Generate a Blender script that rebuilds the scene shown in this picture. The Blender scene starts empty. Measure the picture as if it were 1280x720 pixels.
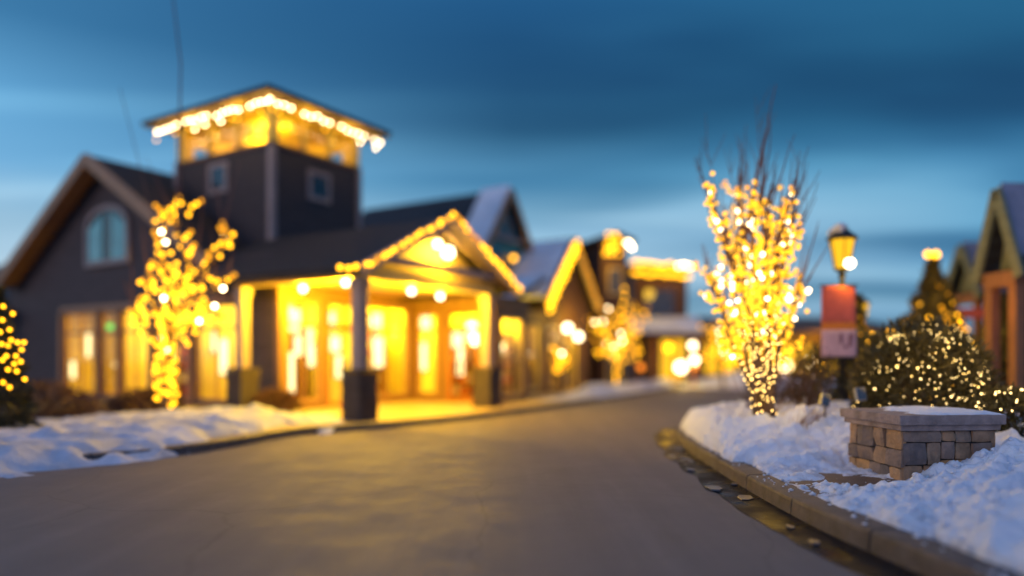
import bpy, bmesh, math, random
import numpy as np
from mathutils import Vector, Matrix, noise
R = math.radians
random.seed(7)
rnd = random.Random(11)

# ------------------------------------------------------------------ frame of reference
F, YH, H = 900.0, 448.0, 1.4          # focal length in px of a 1280 px wide frame, horizon row, eye height
def P(px, py, d):                      # a point at distance d that stands at that place of the view
    return Vector(((px-640)/F*d, d, H+(YH-py)/F*d))
def G(px, py, z=0.0):
    d = F*(H-z)/(py-YH)
    return Vector(((px-640)/F*d, d, z))
U = Vector((.529, .849, 0)).normalized(); V = Vector((-U.y, U.x, 0))
C0 = Vector((-3.17, 15.0, 0)); ANG = math.atan2(U.y, U.x)
def L(p):                              # world -> building axes
    q = Vector(p)-C0
    return Vector((q.dot(U), q.dot(V), q.z))
def W(a, b, z=0):                      # building axes -> world
    return C0+U*a+V*b+Vector((0, 0, z))

sc = bpy.context.scene
col = sc.collection

# ------------------------------------------------------------------ materials
def newmat(name):
    m = bpy.data.materials.new(name); m.use_nodes = True
    nt = m.node_tree; b = nt.nodes['Principled BSDF']
    return m, nt, b
def N(nt, t, **k):
    n = nt.nodes.new(t)
    for a, v in k.items():
        if a.startswith('i_'):
            key = a[2:]
            key = int(key) if key.isdigit() else key.replace('_', ' ')
            n.inputs[key].default_value = v
        else: setattr(n, a, v)
    return n
def ramp(nt, fac, stops):
    r = N(nt, 'ShaderNodeValToRGB')
    cr = r.color_ramp
    while len(cr.elements) > 1: cr.elements.remove(cr.elements[-1])
    cr.elements[0].position = stops[0][0]; cr.elements[0].color = (*stops[0][1], 1)
    for p, c in stops[1:]:
        e = cr.elements.new(p); e.color = (*c, 1)
    nt.links.new(fac, r.inputs[0]); return r.outputs[0]
def mat(name, c, rough=.7, scale=4., var=.3, bump=.2, bscale=None, metal=0., spec=.5, stretch=None, det=6, coat=0):
    m, nt, b = newmat(name)
    tc = N(nt, 'ShaderNodeTexCoord'); src = tc.outputs['Object']
    if stretch:
        mp = N(nt, 'ShaderNodeMapping'); mp.inputs['Scale'].default_value = stretch
        nt.links.new(src, mp.inputs[0]); src = mp.outputs[0]
    n1 = N(nt, 'ShaderNodeTexNoise', i_Scale=scale, i_Detail=float(det), i_Roughness=.62)
    nt.links.new(src, n1.inputs['Vector'])
    lo = tuple(x*(1-var) for x in c); hi = tuple(min(1, x*(1+var)) for x in c)
    nt.links.new(ramp(nt, n1.outputs[0], [(.3, lo), (.7, hi)]), b.inputs['Base Color'])
    b.inputs['Roughness'].default_value = rough; b.inputs['Metallic'].default_value = metal
    b.inputs['Specular IOR Level'].default_value = spec
    b.inputs['Coat Weight'].default_value = coat
    if bump:
        n2 = N(nt, 'ShaderNodeTexNoise', i_Scale=bscale or scale*6, i_Detail=5.)
        nt.links.new(src, n2.inputs['Vector'])
        bp = N(nt, 'ShaderNodeBump', i_Strength=bump, i_Distance=.02)
        nt.links.new(n2.outputs[0], bp.inputs['Height']); nt.links.new(bp.outputs[0], b.inputs['Normal'])
    return m
def siding(name, c, pitch=.16):
    m, nt, b = newmat(name)
    tc = N(nt, 'ShaderNodeTexCoord')
    sx = N(nt, 'ShaderNodeSeparateXYZ'); nt.links.new(tc.outputs['Object'], sx.inputs[0])
    d = N(nt, 'ShaderNodeMath', operation='DIVIDE', i_1=pitch); nt.links.new(sx.outputs[2], d.inputs[0])
    fr = N(nt, 'ShaderNodeMath', operation='FRACT'); nt.links.new(d.outputs[0], fr.inputs[0])
    bp = N(nt, 'ShaderNodeBump', i_Strength=.8, i_Distance=.02, invert=True)
    nt.links.new(fr.outputs[0], bp.inputs['Height']); nt.links.new(bp.outputs[0], b.inputs['Normal'])
    mp = N(nt, 'ShaderNodeMapping'); mp.inputs['Scale'].default_value = (.8, .8, 7)
    nt.links.new(tc.outputs['Object'], mp.inputs[0])
    n1 = N(nt, 'ShaderNodeTexNoise', i_Scale=2., i_Detail=5.); nt.links.new(mp.outputs[0], n1.inputs['Vector'])
    nt.links.new(ramp(nt, n1.outputs[0], [(.3, tuple(x*.75 for x in c)), (.7, tuple(x*1.25 for x in c))]), b.inputs['Base Color'])
    b.inputs['Roughness'].default_value = .75
    return m
def shingle(name, c):
    m, nt, b = newmat(name)
    tc = N(nt, 'ShaderNodeTexCoord')
    br = N(nt, 'ShaderNodeTexBrick', i_Scale=3., i_Mortar_Size=.03)
    br.inputs['Color1'].default_value = (*[x*.8 for x in c], 1); br.inputs['Color2'].default_value = (*[x*1.3 for x in c], 1)
    br.inputs['Mortar'].default_value = (*[x*.4 for x in c], 1)
    mp = N(nt, 'ShaderNodeMapping'); mp.inputs['Rotation'].default_value = (0, 0, R(90))
    nt.links.new(tc.outputs['Object'], mp.inputs[0]); nt.links.new(mp.outputs[0], br.inputs[0])
    nt.links.new(br.outputs[0], b.inputs['Base Color'])
    bp = N(nt, 'ShaderNodeBump', i_Strength=.6, i_Distance=.02, invert=True)
    nt.links.new(br.outputs['Fac'], bp.inputs['Height']); nt.links.new(bp.outputs[0], b.inputs['Normal'])
    b.inputs['Roughness'].default_value = .8
    return m
def emit(name, c, s, sample=False):
    m = bpy.data.materials.new(name); m.use_nodes = True; nt = m.node_tree
    nt.nodes.clear(); o = N(nt, 'ShaderNodeOutputMaterial'); e = N(nt, 'ShaderNodeEmission')
    e.inputs[0].default_value = (*c, 1); e.inputs[1].default_value = s
    nt.links.new(e.outputs[0], o.inputs[0])
    if not sample: m.cycles.emission_sampling = 'NONE'
    return m
def glass(name, tint, refl=.12):
    m = bpy.data.materials.new(name); m.use_nodes = True; nt = m.node_tree
    nt.nodes.clear(); o = N(nt, 'ShaderNodeOutputMaterial')
    t = N(nt, 'ShaderNodeBsdfTransparent'); t.inputs[0].default_value = (*tint, 1)
    g = N(nt, 'ShaderNodeBsdfGlossy', i_Roughness=.04); mx = N(nt, 'ShaderNodeMixShader')
    fr = N(nt, 'ShaderNodeLayerWeight'); pw = N(nt, 'ShaderNodeMath', operation='POWER', i_1=5.)
    ad = N(nt, 'ShaderNodeMath', operation='MULTIPLY_ADD', i_1=.7, i_2=refl*.35)
    nt.links.new(fr.outputs['Facing'], pw.inputs[0]); nt.links.new(pw.outputs[0], ad.inputs[0]); nt.links.new(ad.outputs[0], mx.inputs[0])
    nt.links.new(t.outputs[0], mx.inputs[1]); nt.links.new(g.outputs[0], mx.inputs[2]); nt.links.new(mx.outputs[0], o.inputs[0])
    return m

M = {}
M['grey_siding'] = siding('grey_siding', (.036, .029, .034))
M['house_siding'] = siding('house_siding', (.056, .041, .045))
M['teal_siding'] = siding('teal_siding', (.04, .22, .25))
M['brown_siding'] = siding('brown_siding', (.085, .04, .024))
M['green_siding'] = siding('green_siding', (.16, .17, .09))
M['trim'] = mat('trim_paint', (.30, .235, .225), .5, 3, .12, .05)
M['barge'] = mat('barge_board', (.34, .19, .10), .55, 3, .15, .08, stretch=(1, 1, 1))
M['cream'] = mat('cream_board', (.62, .46, .16), .6, 3, .12, .08)
M['soffit'] = mat('soffit_wood', (.52, .34, .10), .55, 2.5, .25, .1, stretch=(6, 1, 1))
M['shop_wall'] = mat('shop_wall_wood', (.20, .11, .04), .6, 3, .25, .1, stretch=(3, 3, .6))
M['orange_wood'] = mat('orange_wood', (.42, .15, .025), .5, 5, .3, .12, stretch=(4, 4, .5))
M['post_wood'] = mat('post_wood', (.24, .095, .035), .55, 5, .35, .15, stretch=(4, 4, .5))
M['brown_wood'] = mat('brown_wood', (.16, .07, .03), .6, 5, .3, .15, stretch=(4, 4, .5))
M['shingle'] = shingle('dark_shingle', (.010, .010, .014))
M['shingle_blue'] = shingle('blue_shingle', (.022, .03, .042))
M['stone_dark'] = mat('dark_base_stone', (.045, .036, .036), .85, 6, .35, .5)
M['bulb_gold'] = emit('bulb_gold', (1, .43, .010), 6.0)
M['bulb_hot'] = emit('bulb_warm_white', (1, .72, .38), 20)
M['bulb_mini'] = emit('bulb_mini', (1, .62, .16), 15)
M['bulb_dim'] = emit('bulb_dim_gold', (1, .38, .012), 2.0)
M['bulb_crown'] = emit('bulb_crown', (1, .47, .02), 2.4)
M['bulb_crown_hot'] = emit('bulb_crown_white', (1, .72, .38), 9)
M['bulb_bush'] = emit('bulb_bush', (1, .68, .25), 12)
M['lamp'] = emit('lamp_globe', (1, .78, .45), 9)
M['panel'] = emit('lit_panel', (1, .74, .34), 3.6)
M['lamp_y'] = emit('lamp_yellow_glass', (1, .52, .02), 1.3)
M['red_lamp'] = emit('lamp_orange', (1, .25, .02), 2.5)
M['green_lamp'] = emit('lamp_green', (.05, .9, .12), 2.2)
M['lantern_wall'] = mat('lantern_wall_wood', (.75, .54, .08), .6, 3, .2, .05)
M['int_wall'] = mat('interior_wall', (.80, .70, .18), .7, 2, .15, .03)
M['int_floor'] = mat('interior_floor', (.40, .25, .12), .35, 2, .2, .03)
M['pane'] = glass('window_glass', (.93, .95, .92))
M['pane_dark'] = mat('dark_glass', (.02, .03, .04), .06, 2, .1, 0, spec=1.0)
M['pane_sky_teal'] = mat('sky_teal_glass', (.12, .42, .44), .15, 2, .3, 0, spec=1.0)  # blue sky reflection painted into the pane colour
M['wire'] = mat('green_wire', (.02, .03, .018), .6, 10, .2, 0)
M['bark'] = mat('bark', (.13, .075, .045), .85, 12, .4, .6, stretch=(3, 3, .8))
M['twig'] = mat('twig_bark', (.16, .075, .06), .8, 12, .3, .2)
M['mulch'] = mat('mulch', (.045, .022, .014), .95, 9, .5, .8)
M['black_metal'] = mat('black_metal', (.02, .02, .022), .4, 8, .3, .1, metal=.6)
M['grey_metal'] = mat('grey_metal', (.30, .31, .33), .45, 8, .2, .1, metal=.5)
M['red_cloth'] = mat('banner_red', (.60, .12, .09), .8, 8, .12, .1)
M['orange_cloth'] = mat('banner_orange', (.72, .22, .03), .8, 8, .12, .1)
M['pink_cloth'] = mat('banner_pink', (.66, .42, .46), .8, 8, .12, .1)
M['dark_cloth'] = mat('banner_print', (.26, .12, .16), .8, 8, .12, .1)
M['straw'] = mat('dry_straw', (.30, .17, .08), .8, 10, .3, .1)
M['book_red'] = mat('goods_red', (.45, .06, .02), .6, 9, .3, 0)
M['book_white'] = mat('goods_white', (.75, .70, .62), .6, 9, .2, 0)
M['book_brown'] = mat('goods_brown', (.25, .11, .04), .6, 9, .3, 0)
M['cap_stone'] = mat('cap_stone', (.26, .20, .185), .8, 5, .4, .45, bscale=40)

# leaves
def leafmat(name, c):
    m, nt, b = newmat(name)
    g = N(nt, 'ShaderNodeNewGeometry')
    nt.links.new(ramp(nt, g.outputs['Random Per Island'], [(0, tuple(x*.55 for x in c)), (1, tuple(x*1.5 for x in c))]), b.inputs['Base Color'])
    b.inputs['Roughness'].default_value = .6
    return m
M['needle'] = leafmat('needles', (.085, .068, .018))
M['needle_dark'] = leafmat('needles_dark', (.055, .05, .018))
M['dry_leaf'] = leafmat('dry_leaves', (.11, .055, .03))

# snow
def snowmat():
    m, nt, b = newmat('snow')
    tc = N(nt, 'ShaderNodeTexCoord')
    n1 = N(nt, 'ShaderNodeTexNoise', i_Scale=1.1, i_Detail=5.)
    nt.links.new(tc.outputs['Object'], n1.inputs['Vector'])
    nt.links.new(ramp(nt, n1.outputs[0], [(.3, (.66, .72, .84)), (.7, (.80, .84, .92))]), b.inputs['Base Color'])
    n2 = N(nt, 'ShaderNodeTexNoise', i_Scale=55., i_Detail=6., i_Roughness=.7)
    n3 = N(nt, 'ShaderNodeTexNoise', i_Scale=13., i_Detail=4.)
    nt.links.new(tc.outputs['Object'], n2.inputs['Vector']); nt.links.new(tc.outputs['Object'], n3.inputs['Vector'])
    ad = N(nt, 'ShaderNodeMath', operation='MULTIPLY_ADD', i_1=.35)
    nt.links.new(n2.outputs[0], ad.inputs[0]); nt.links.new(n3.outputs[0], ad.inputs[2])
    bp = N(nt, 'ShaderNodeBump', i_Strength=.9, i_Distance=.045)
    nt.links.new(ad.outputs[0], bp.inputs['Height']); nt.links.new(bp.outputs[0], b.inputs['Normal'])
    # dirt caught low along the ploughed edge
    sp_ = N(nt, 'ShaderNodeSeparateXYZ'); nt.links.new(tc.outputs['Object'], sp_.inputs[0])
    n4 = N(nt, 'ShaderNodeTexNoise', i_Scale=9., i_Detail=7., i_Roughness=.75); nt.links.new(tc.outputs['Object'], n4.inputs['Vector'])
    lo = N(nt, 'ShaderNodeMapRange'); lo.inputs[1].default_value = .13; lo.inputs[2].default_value = .26; lo.inputs[3].default_value = .62; lo.inputs[4].default_value = .0
    nt.links.new(sp_.outputs[2], lo.inputs[0])
    th = N(nt, 'ShaderNodeMapRange'); th.inputs[1].default_value = .45; th.inputs[2].default_value = .62; nt.links.new(n4.outputs[0], th.inputs[0])
    mu = N(nt, 'ShaderNodeMath', operation='MULTIPLY'); nt.links.new(lo.outputs[0], mu.inputs[0]); nt.links.new(th.outputs[0], mu.inputs[1])
    mxd = N(nt, 'ShaderNodeMix', data_type='RGBA'); src_ = b.inputs['Base Color'].links[0].from_socket
    nt.links.new(mu.outputs[0], mxd.inputs[0]); nt.links.new(src_, mxd.inputs[6]); mxd.inputs[7].default_value = (.22, .17, .14, 1)
    nt.links.new(mxd.outputs[2], b.inputs['Base Color'])
    b.inputs['Roughness'].default_value = .7
    b.inputs['Subsurface Weight'].default_value = .15
    b.inputs['Subsurface Radius'].default_value = (.03, .04, .06)
    return m
M['snow'] = snowmat()
M['snow_grey'] = mat('grey_snow', (.46, .49, .58), .75, 1.3, .28, .8, bscale=9)  # darker, greyer blue than the island snow
M['frost_roof'] = mat('frosted_roof', (.22, .23, .30), .7, 1.5, .3, .3)
M['snow_roof'] = mat('roof_snow', (.70, .75, .83), .7, 1.5, .18, .3)
# ice
M['ice'] = mat('dirty_ice', (.07, .075, .09), .3, 9, .35, .3)

def asphalt():
    m, nt, b = newmat('asphalt')
    tc = N(nt, 'ShaderNodeTexCoord')
    n1 = N(nt, 'ShaderNodeTexNoise', i_Scale=.35, i_Detail=5.); n2 = N(nt, 'ShaderNodeTexNoise', i_Scale=140., i_Detail=3.)
    n3 = N(nt, 'ShaderNodeTexNoise', i_Scale=1.3, i_Detail=6., i_Roughness=.7)
    for n in (n1, n2, n3): nt.links.new(tc.outputs['Object'], n.inputs['Vector'])
    mx = N(nt, 'ShaderNodeMath', operation='ADD'); nt.links.new(n1.outputs[0], mx.inputs[0])
    m2 = N(nt, 'ShaderNodeMath', operation='MULTIPLY', i_1=.35); nt.links.new(n2.outputs[0], m2.inputs[0])
    m3 = N(nt, 'ShaderNodeMath', operation='ADD'); nt.links.new(mx.outputs[0], m3.inputs[0]); nt.links.new(m2.outputs[0], m3.inputs[1])
    nt.links.new(n3.outputs[0], mx.inputs[1]); 
    nt.links.new(ramp(nt, m3.outputs[0], [(.62, (.095, .080, .077)), (.85, (.125, .106, .100)), (1.05, (.165, .143, .136))]), b.inputs['Base Color'])
    nt.links.new(ramp(nt, n3.outputs[0], [(.3, (.62,)*3), (.7, (.80,)*3)]), b.inputs['Roughness']); b.inputs['Specular IOR Level'].default_value = .16
    n4 = N(nt, 'ShaderNodeTexNoise', i_Scale=.9, i_Detail=6.); nt.links.new(tc.outputs['Object'], n4.inputs['Vector'])
    wv = N(nt, 'ShaderNodeMix', data_type='VECTOR'); wv.inputs[0].default_value = .35
    nt.links.new(tc.outputs['Object'], wv.inputs[4]); nt.links.new(n4.outputs['Color'], wv.inputs[5])
    vo = N(nt, 'ShaderNodeTexVoronoi', feature='DISTANCE_TO_EDGE', i_Scale=.55); nt.links.new(wv.outputs[1], vo.inputs['Vector'])
    ck = N(nt, 'ShaderNodeMapRange'); ck.inputs[1].default_value = .0; ck.inputs[2].default_value = .008; ck.inputs[3].default_value = .86; ck.inputs[4].default_value = 1; nt.links.new(vo.outputs['Distance'], ck.inputs[0])
    mps = N(nt, 'ShaderNodeMapping'); mps.inputs['Rotation'].default_value = (0, 0, R(14)); mps.inputs['Scale'].default_value = (1.5, .10, 1); nt.links.new(tc.outputs['Object'], mps.inputs[0])
    n5 = N(nt, 'ShaderNodeTexNoise', i_Scale=1.6, i_Detail=6., i_Roughness=.65); nt.links.new(mps.outputs[0], n5.inputs['Vector'])
    tk = ramp(nt, n5.outputs[0], [(.35, (.91, .91, .91)), (.55, (1, 1, 1)), (.72, (1.12, 1.12, 1.12))])
    mA = N(nt, 'ShaderNodeMix', data_type='RGBA', blend_type='MULTIPLY'); mA.inputs[0].default_value = 1
    mB = N(nt, 'ShaderNodeMix', data_type='RGBA', blend_type='MULTIPLY'); mB.inputs[0].default_value = 1
    src_ = b.inputs['Base Color'].links[0].from_socket
    nt.links.new(src_, mA.inputs[6]); nt.links.new(tk, mA.inputs[7]); nt.links.new(mA.outputs[2], mB.inputs[6]); nt.links.new(ck.outputs[0], mB.inputs[7]); nt.links.new(mB.outputs[2], b.inputs['Base Color'])
    bp = N(nt, 'ShaderNodeBump', i_Strength=.35, i_Distance=.006); nt.links.new(n2.outputs[0], bp.inputs['Height'])
    nt.links.new(bp.outputs[0], b.inputs['Normal'])
    return m
M['asphalt'] = asphalt()
def wet():
    m, nt, b = newmat('wet_gutter')
    tc = N(nt, 'ShaderNodeTexCoord')
    n1 = N(nt, 'ShaderNodeTexNoise', i_Scale=2.2, i_Detail=6.); n2 = N(nt, 'ShaderNodeTexNoise', i_Scale=60., i_Detail=3.)
    for n in (n1, n2): nt.links.new(tc.outputs['Object'], n.inputs['Vector'])
    nt.links.new(ramp(nt, n1.outputs[0], [(.35, (.010, .009, .011)), (.7, (.028, .023, .022))]), b.inputs['Base Color'])
    nt.links.new(ramp(nt, n1.outputs[0], [(.38, (.18,)*3), (.66, (.55,)*3)]), b.inputs['Roughness']); b.inputs['Specular IOR Level'].default_value = .10; b.inputs['IOR'].default_value = 1.22
    bp = N(nt, 'ShaderNodeBump', i_Strength=.2, i_Distance=.006); nt.links.new(n2.outputs[0], bp.inputs['Height'])
    nt.links.new(bp.outputs[0], b.inputs['Normal'])
    return m
M['wet'] = wet()
M['concrete'] = mat('kerb_concrete', (.066, .058, .062), .6, 6, .5, .6, bscale=60)
M['pave'] = mat('paving', (.40, .30, .14), .5, 1.2, .25, .15, bscale=50)
M['soil'] = mat('wet_soil_pavers', (.075, .05, .042), .55, 7, .45, .6)
M['ground'] = mat('ground_snowy', (.12, .12, .13), .8, .5, .3, .2)

# stone of the pillar: per-stone colour
def stonemat():
    m, nt, b = newmat('pillar_stone')
    g = N(nt, 'ShaderNodeNewGeometry'); tc = N(nt, 'ShaderNodeTexCoord')
    c1 = ramp(nt, g.outputs['Random Per Island'], [(0, (.38, .235, .13)), (.2, (.13, .115, .12)), (.4, (.52, .30, .12)), (.6, (.19, .155, .15)), (.8, (.42, .27, .15)), (1, (.10, .095, .11))])
    n1 = N(nt, 'ShaderNodeTexNoise', i_Scale=7., i_Detail=7., i_Roughness=.7); nt.links.new(tc.outputs['Object'], n1.inputs['Vector'])
    c2 = ramp(nt, n1.outputs[0], [(.3, (.62,)*3), (.72, (1.35, 1.28, 1.2))])
    mx = N(nt, 'ShaderNodeMix', data_type='RGBA', blend_type='MULTIPLY'); mx.inputs[0].default_value = 1
    nt.links.new(c1, mx.inputs[6]); nt.links.new(c2, mx.inputs[7]); nt.links.new(mx.outputs[2], b.inputs['Base Color'])
    n2 = N(nt, 'ShaderNodeTexNoise', i_Scale=22., i_Detail=8., i_Roughness=.65); nt.links.new(tc.outputs['Object'], n2.inputs['Vector'])
    bp = N(nt, 'ShaderNodeBump', i_Strength=.7, i_Distance=.02); nt.links.new(n2.outputs[0], bp.inputs['Height'])
    nt.links.new(bp.outputs[0], b.inputs['Normal']); b.inputs['Roughness'].default_value = .85
    return m
M['pillar_stone'] = stonemat()
M['mortar'] = mat('mortar', (.035, .03, .028), .95, 20, .3, .3)

# ------------------------------------------------------------------ mesh helpers
class MB:
    def __init__(s): s.v = []; s.f = []
    def add(s, vs, fs):
        n = len(s.v); s.v += [tuple(x) for x in vs]; s.f += [tuple(i+n for i in f) for f in fs]; return s
    def box(s, x0, x1, y0, y1, z0, z1, m=None):
        vs = [(x, y, z) for x in (x0, x1) for y in (y0, y1) for z in (z0, z1)]
        if m: vs = [m @ Vector(q) for q in vs]
        return s.add(vs, [(0, 1, 3, 2), (4, 6, 7, 5), (0, 4, 5, 1), (2, 3, 7, 6), (0, 2, 6, 4), (1, 5, 7, 3)])
    def bar(s, p, q, w, h, up=(0, 0, 1)):          # a rectangular bar from p to q
        p = Vector(p); q = Vector(q); d = (q-p).normalized(); u = Vector(up)
        x = d.cross(u).normalized(); u = x.cross(d).normalized()
        vs = [c + x*(a*w/2) + u*(b*h/2) for c in (p, q) for a in (-1, 1) for b in (-1, 1)]
        return s.add(vs, [(0, 1, 3, 2), (4, 6, 7, 5), (0, 4, 5, 1), (2, 3, 7, 6), (0, 2, 6, 4), (1, 5, 7, 3)])
    def prism(s, poly, d):                          # polygon extruded by vector d
        n = len(poly); d = Vector(d)
        vs = [Vector(p) for p in poly]+[Vector(p)+d for p in poly]
        return s.add(vs, [tuple(range(n))[::-1], tuple(range(n, 2*n))]+[(i, (i+1) % n, n+(i+1) % n, n+i) for i in range(n)])
    def tube(s, pts, rads, seg=6):
        pts = [Vector(p) for p in pts]; n0 = len(s.v)
        prev = None; 
        for i, p in enumerate(pts):
            d = (pts[min(i+1, len(pts)-1)]-pts[max(i-1, 0)])
            if d.length < 1e-9: d = Vector((0, 0, 1))
            d.normalize()
            a = prev if prev is not None else (Vector((1, 0, 0)) if abs(d.x) < .8 else Vector((0, 1, 0)))
            x = (a - d*a.dot(d))
            if x.length < 1e-6: x = d.orthogonal()
            x.normalize(); prev = x; y = d.cross(x)
            r = rads[i] if hasattr(rads, '__len__') else rads
            for k in range(seg):
                t = 2*math.pi*k/seg
                s.v.append(tuple(p+x*(r*math.cos(t))+y*(r*math.sin(t))))
        for i in range(len(pts)-1):
            for k in range(seg):
                a = n0+i*seg+k; b = n0+i*seg+(k+1) % seg
                s.f.append((a, b, b+seg, a+seg))
        s.f.append(tuple(n0+k for k in range(seg))[::-1]); e = n0+(len(pts)-1)*seg
        s.f.append(tuple(e+k for k in range(seg)))
        return s
    def lathe(s, c, prof, seg=16):                  # profile of (r, z)
        n0 = len(s.v); c = Vector(c)
        for r, z in prof:
            for k in range(seg):
                t = 2*math.pi*k/seg; s.v.append((c.x+r*math.cos(t), c.y+r*math.sin(t), c.z+z))
        for i in range(len(prof)-1):
            for k in range(seg):
                a = n0+i*seg+k; b = n0+i*seg+(k+1) % seg
                s.f.append((a, b, b+seg, a+seg))
        s.f.append(tuple(n0+k for k in range(seg))[::-1]); e = n0+(len(prof)-1)*seg
        s.f.append(tuple(e+k for k in range(seg)))
        return s
    def build(s, name, m, parent=None, smooth=False, bevel=0, loc=None):
        me = bpy.data.meshes.new(name); me.from_pydata(s.v, [], s.f); me.update()
        o = bpy.data.objects.new(name, me); col.objects.link(o)
        if isinstance(m, str): m = M[m]
        me.materials.append(m)
        if smooth: me.polygons.foreach_set('use_smooth', [True]*len(me.polygons))
        if parent: o.parent = parent
        if loc is not None: o.location = loc
        if bevel:
            md = o.modifiers.new('bev', 'BEVEL'); md.width = bevel; md.segments = 2; md.limit_method = 'ANGLE'
        return o
def tag(o, label=None, cat=None, group=None, kind=None):
    for k, v in (('label', label), ('category', cat), ('group', group), ('kind', kind)):
        if v: o[k] = v
    return o
def thing(name, label, cat, loc=(0, 0, 0), rz=0, group=None):
    o = bpy.data.objects.new(name, None); col.objects.link(o); o.empty_display_size = .2
    o.location = loc; o.rotation_euler = (0, 0, rz)
    return tag(o, label, cat, group)
def ico(r, sub=1):
    bm = bmesh.new(); bmesh.ops.create_icosphere(bm, subdivisions=sub, radius=r)
    me = bpy.data.meshes.new('bulb'); bm.to_mesh(me); bm.free()
    me.polygons.foreach_set('use_smooth', [True]*len(me.polygons)); return me
_ico = {}
def ico_m(r, m, sub=1):
    k = (r, m, sub)
    if k not in _ico:
        me = ico(r, sub); me.materials.append(M[m]); _ico[k] = me
    return _ico[k]
CAM = Vector((0, 0, H))
def light_string(label, bulbs, wires, group=None, cap=100, wr=.004, cat='string lights', name='string_lights'):
    """bulbs: list of (point, radius, material key); the largest ones in view are parts, the rest one part"""
    c = sum((b[0] for b in bulbs), Vector())/len(bulbs); c = Vector((c.x, c.y, min(b[0].z for b in bulbs)))
    t = thing(name, label, cat, c, 0, group)
    mb = MB()
    for w in wires: mb.tube([Vector(p)-c for p in w], wr, 3)
    mb.build('wire', 'wire', t)
    bulbs = sorted(bulbs, key=lambda b: -b[1]/(b[0]-CAM).length)
    for p, r, m in bulbs[:cap]:
        o = bpy.data.objects.new('bulb', ico_m(r, m)); col.objects.link(o); o.parent = t; o.location = p-c
    rest = bulbs[cap:]
    if rest:
        me = bpy.data.meshes.new('bulb'); keys = sorted({b[2] for b in rest}); vs = []; fs = []; mi = []
        for p, r, m in rest:
            src = ico_m(r, m); n = len(vs); vs += [tuple(v.co+p-c) for v in src.vertices]
            for f in src.polygons: fs.append(tuple(i+n for i in f.vertices)); mi.append(keys.index(m))
        me.from_pydata(vs, [], fs)
        for k in keys: me.materials.append(M[k])
        me.polygons.foreach_set('material_index', mi); me.polygons.foreach_set('use_smooth', [True]*len(mi)); me.update()
        o = bpy.data.objects.new('bulb', me); col.objects.link(o); o.parent = t; o['kind'] = 'stuff'
    return t
WARM = (1, .56, .012)
def point(loc, e, r=.1, c=(1, .56, .012), name='lamp_light'):
    l = bpy.data.lights.new(name, 'POINT'); l.energy = e; l.color = c; l.shadow_soft_size = r
    o = bpy.data.objects.new(name, l); col.objects.link(o); o.location = loc; return o
def area(loc, e, sx, sy, rot=(0, 0, 0), c=(1, .56, .012), name='ceiling_light'):
    l = bpy.data.lights.new(name, 'AREA'); l.energy = e; l.color = c; l.shape = 'RECTANGLE'; l.size = sx; l.size_y = sy
    o = bpy.data.objects.new(name, l); col.objects.link(o); o.location = loc; o.rotation_euler = rot; return o

# ------------------------------------------------------------------ wall helpers (building axes)
def wall(mb, ax, pos, t, s0, s1, z0, z1, ops=()):
    """wall along y (ax='y', at x=pos..pos+t) or along x; ops = (s0,s1,z0,z1) openings"""
    cuts = sorted({s0, s1, *[o[0] for o in ops], *[o[1] for o in ops]})
    for a, b in zip(cuts, cuts[1:]):
        os_ = sorted([o for o in ops if o[0] <= a+1e-6 and o[1] >= b-1e-6], key=lambda o: o[2])
        z = z0
        for o in os_+[(0, 0, z1, z1)]:
            if o[2] > z+1e-4:
                if ax == 'y': mb.box(pos, pos+t, a, b, z, o[2])
                else: mb.box(a, b, pos, pos+t, z, o[2])
            z = max(z, o[3])
    return mb
def window(par, ax, pos, s0, s1, z0, z1, fm='brown_wood', nx=1, nz=1, pane='pane', w=.07, d=.09, name='window', transom=None):
    """frame standing round an opening, its glass a sub-part; pos = mid plane"""
    mb = MB()
    def bx(a, b, c, e, dd=d):
        if ax == 'y': mb.box(pos-dd/2, pos+dd/2, a, b, c, e)
        else: mb.box(a, b, pos-dd/2, pos+dd/2, c, e)
    bx(s0, s0+w, z0, z1); bx(s1-w, s1, z0, z1); bx(s0+w, s1-w, z0, z0+w); bx(s0+w, s1-w, z1-w, z1)
    for i in range(1, nx):
        x = s0+(s1-s0)*i/nx; bx(x-.02, x+.02, z0+w, z1-w, d*.7)
    for i in range(1, nz):
        z = z0+(z1-z0)*i/nz; bx(s0+w, s1-w, z-.02, z+.02, d*.6)
    if transom: bx(s0+w, s1-w, transom-.04, transom+.04, d*.8)
    f = mb.build(name, fm, par)
    g = MB()
    if ax == 'y': g.box(pos-.006, pos+.006, s0+w-.01, s1-w+.01, z0+w-.01, z1-w+.01)
    else: g.box(s0+w-.01, s1-w+.01, pos-.006, pos+.006, z0+w-.01, z1-w+.01)
    g.build('pane', pane, f)
    return f
def gable_roof(ax, r, ends, half, zr, ze, t=.16):
    """two sloping slabs; ridge along ax at offset r"""
    out = []
    for sgn in (-1, 1):
        if ax == 'y':
            a = Vector((r, ends[0], zr)); b = Vector((r+sgn*half, ends[0], ze)); d = Vector((0, ends[1]-ends[0], 0))
        else:
            a = Vector((ends[0], r, zr)); b = Vector((ends[0], r+sgn*half, ze)); d = Vector((ends[1]-ends[0], 0, 0))
        n = Vector((0, 0, t))
        out.append(([a, b, b-n, a-n], d))
    return out
def barges(mb, ax, r, at, half, zr, ze, w=.06, h=.26, drop=.0):
    for s in (-1, 1):
        if ax == 'y': p, q = (r, at, zr-drop), (r+s*half, at, ze-drop)
        else: p, q = (at, r, zr-drop), (at, r+s*half, ze-drop)
        mb.bar(p, q, w, h)
    return mb

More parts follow.
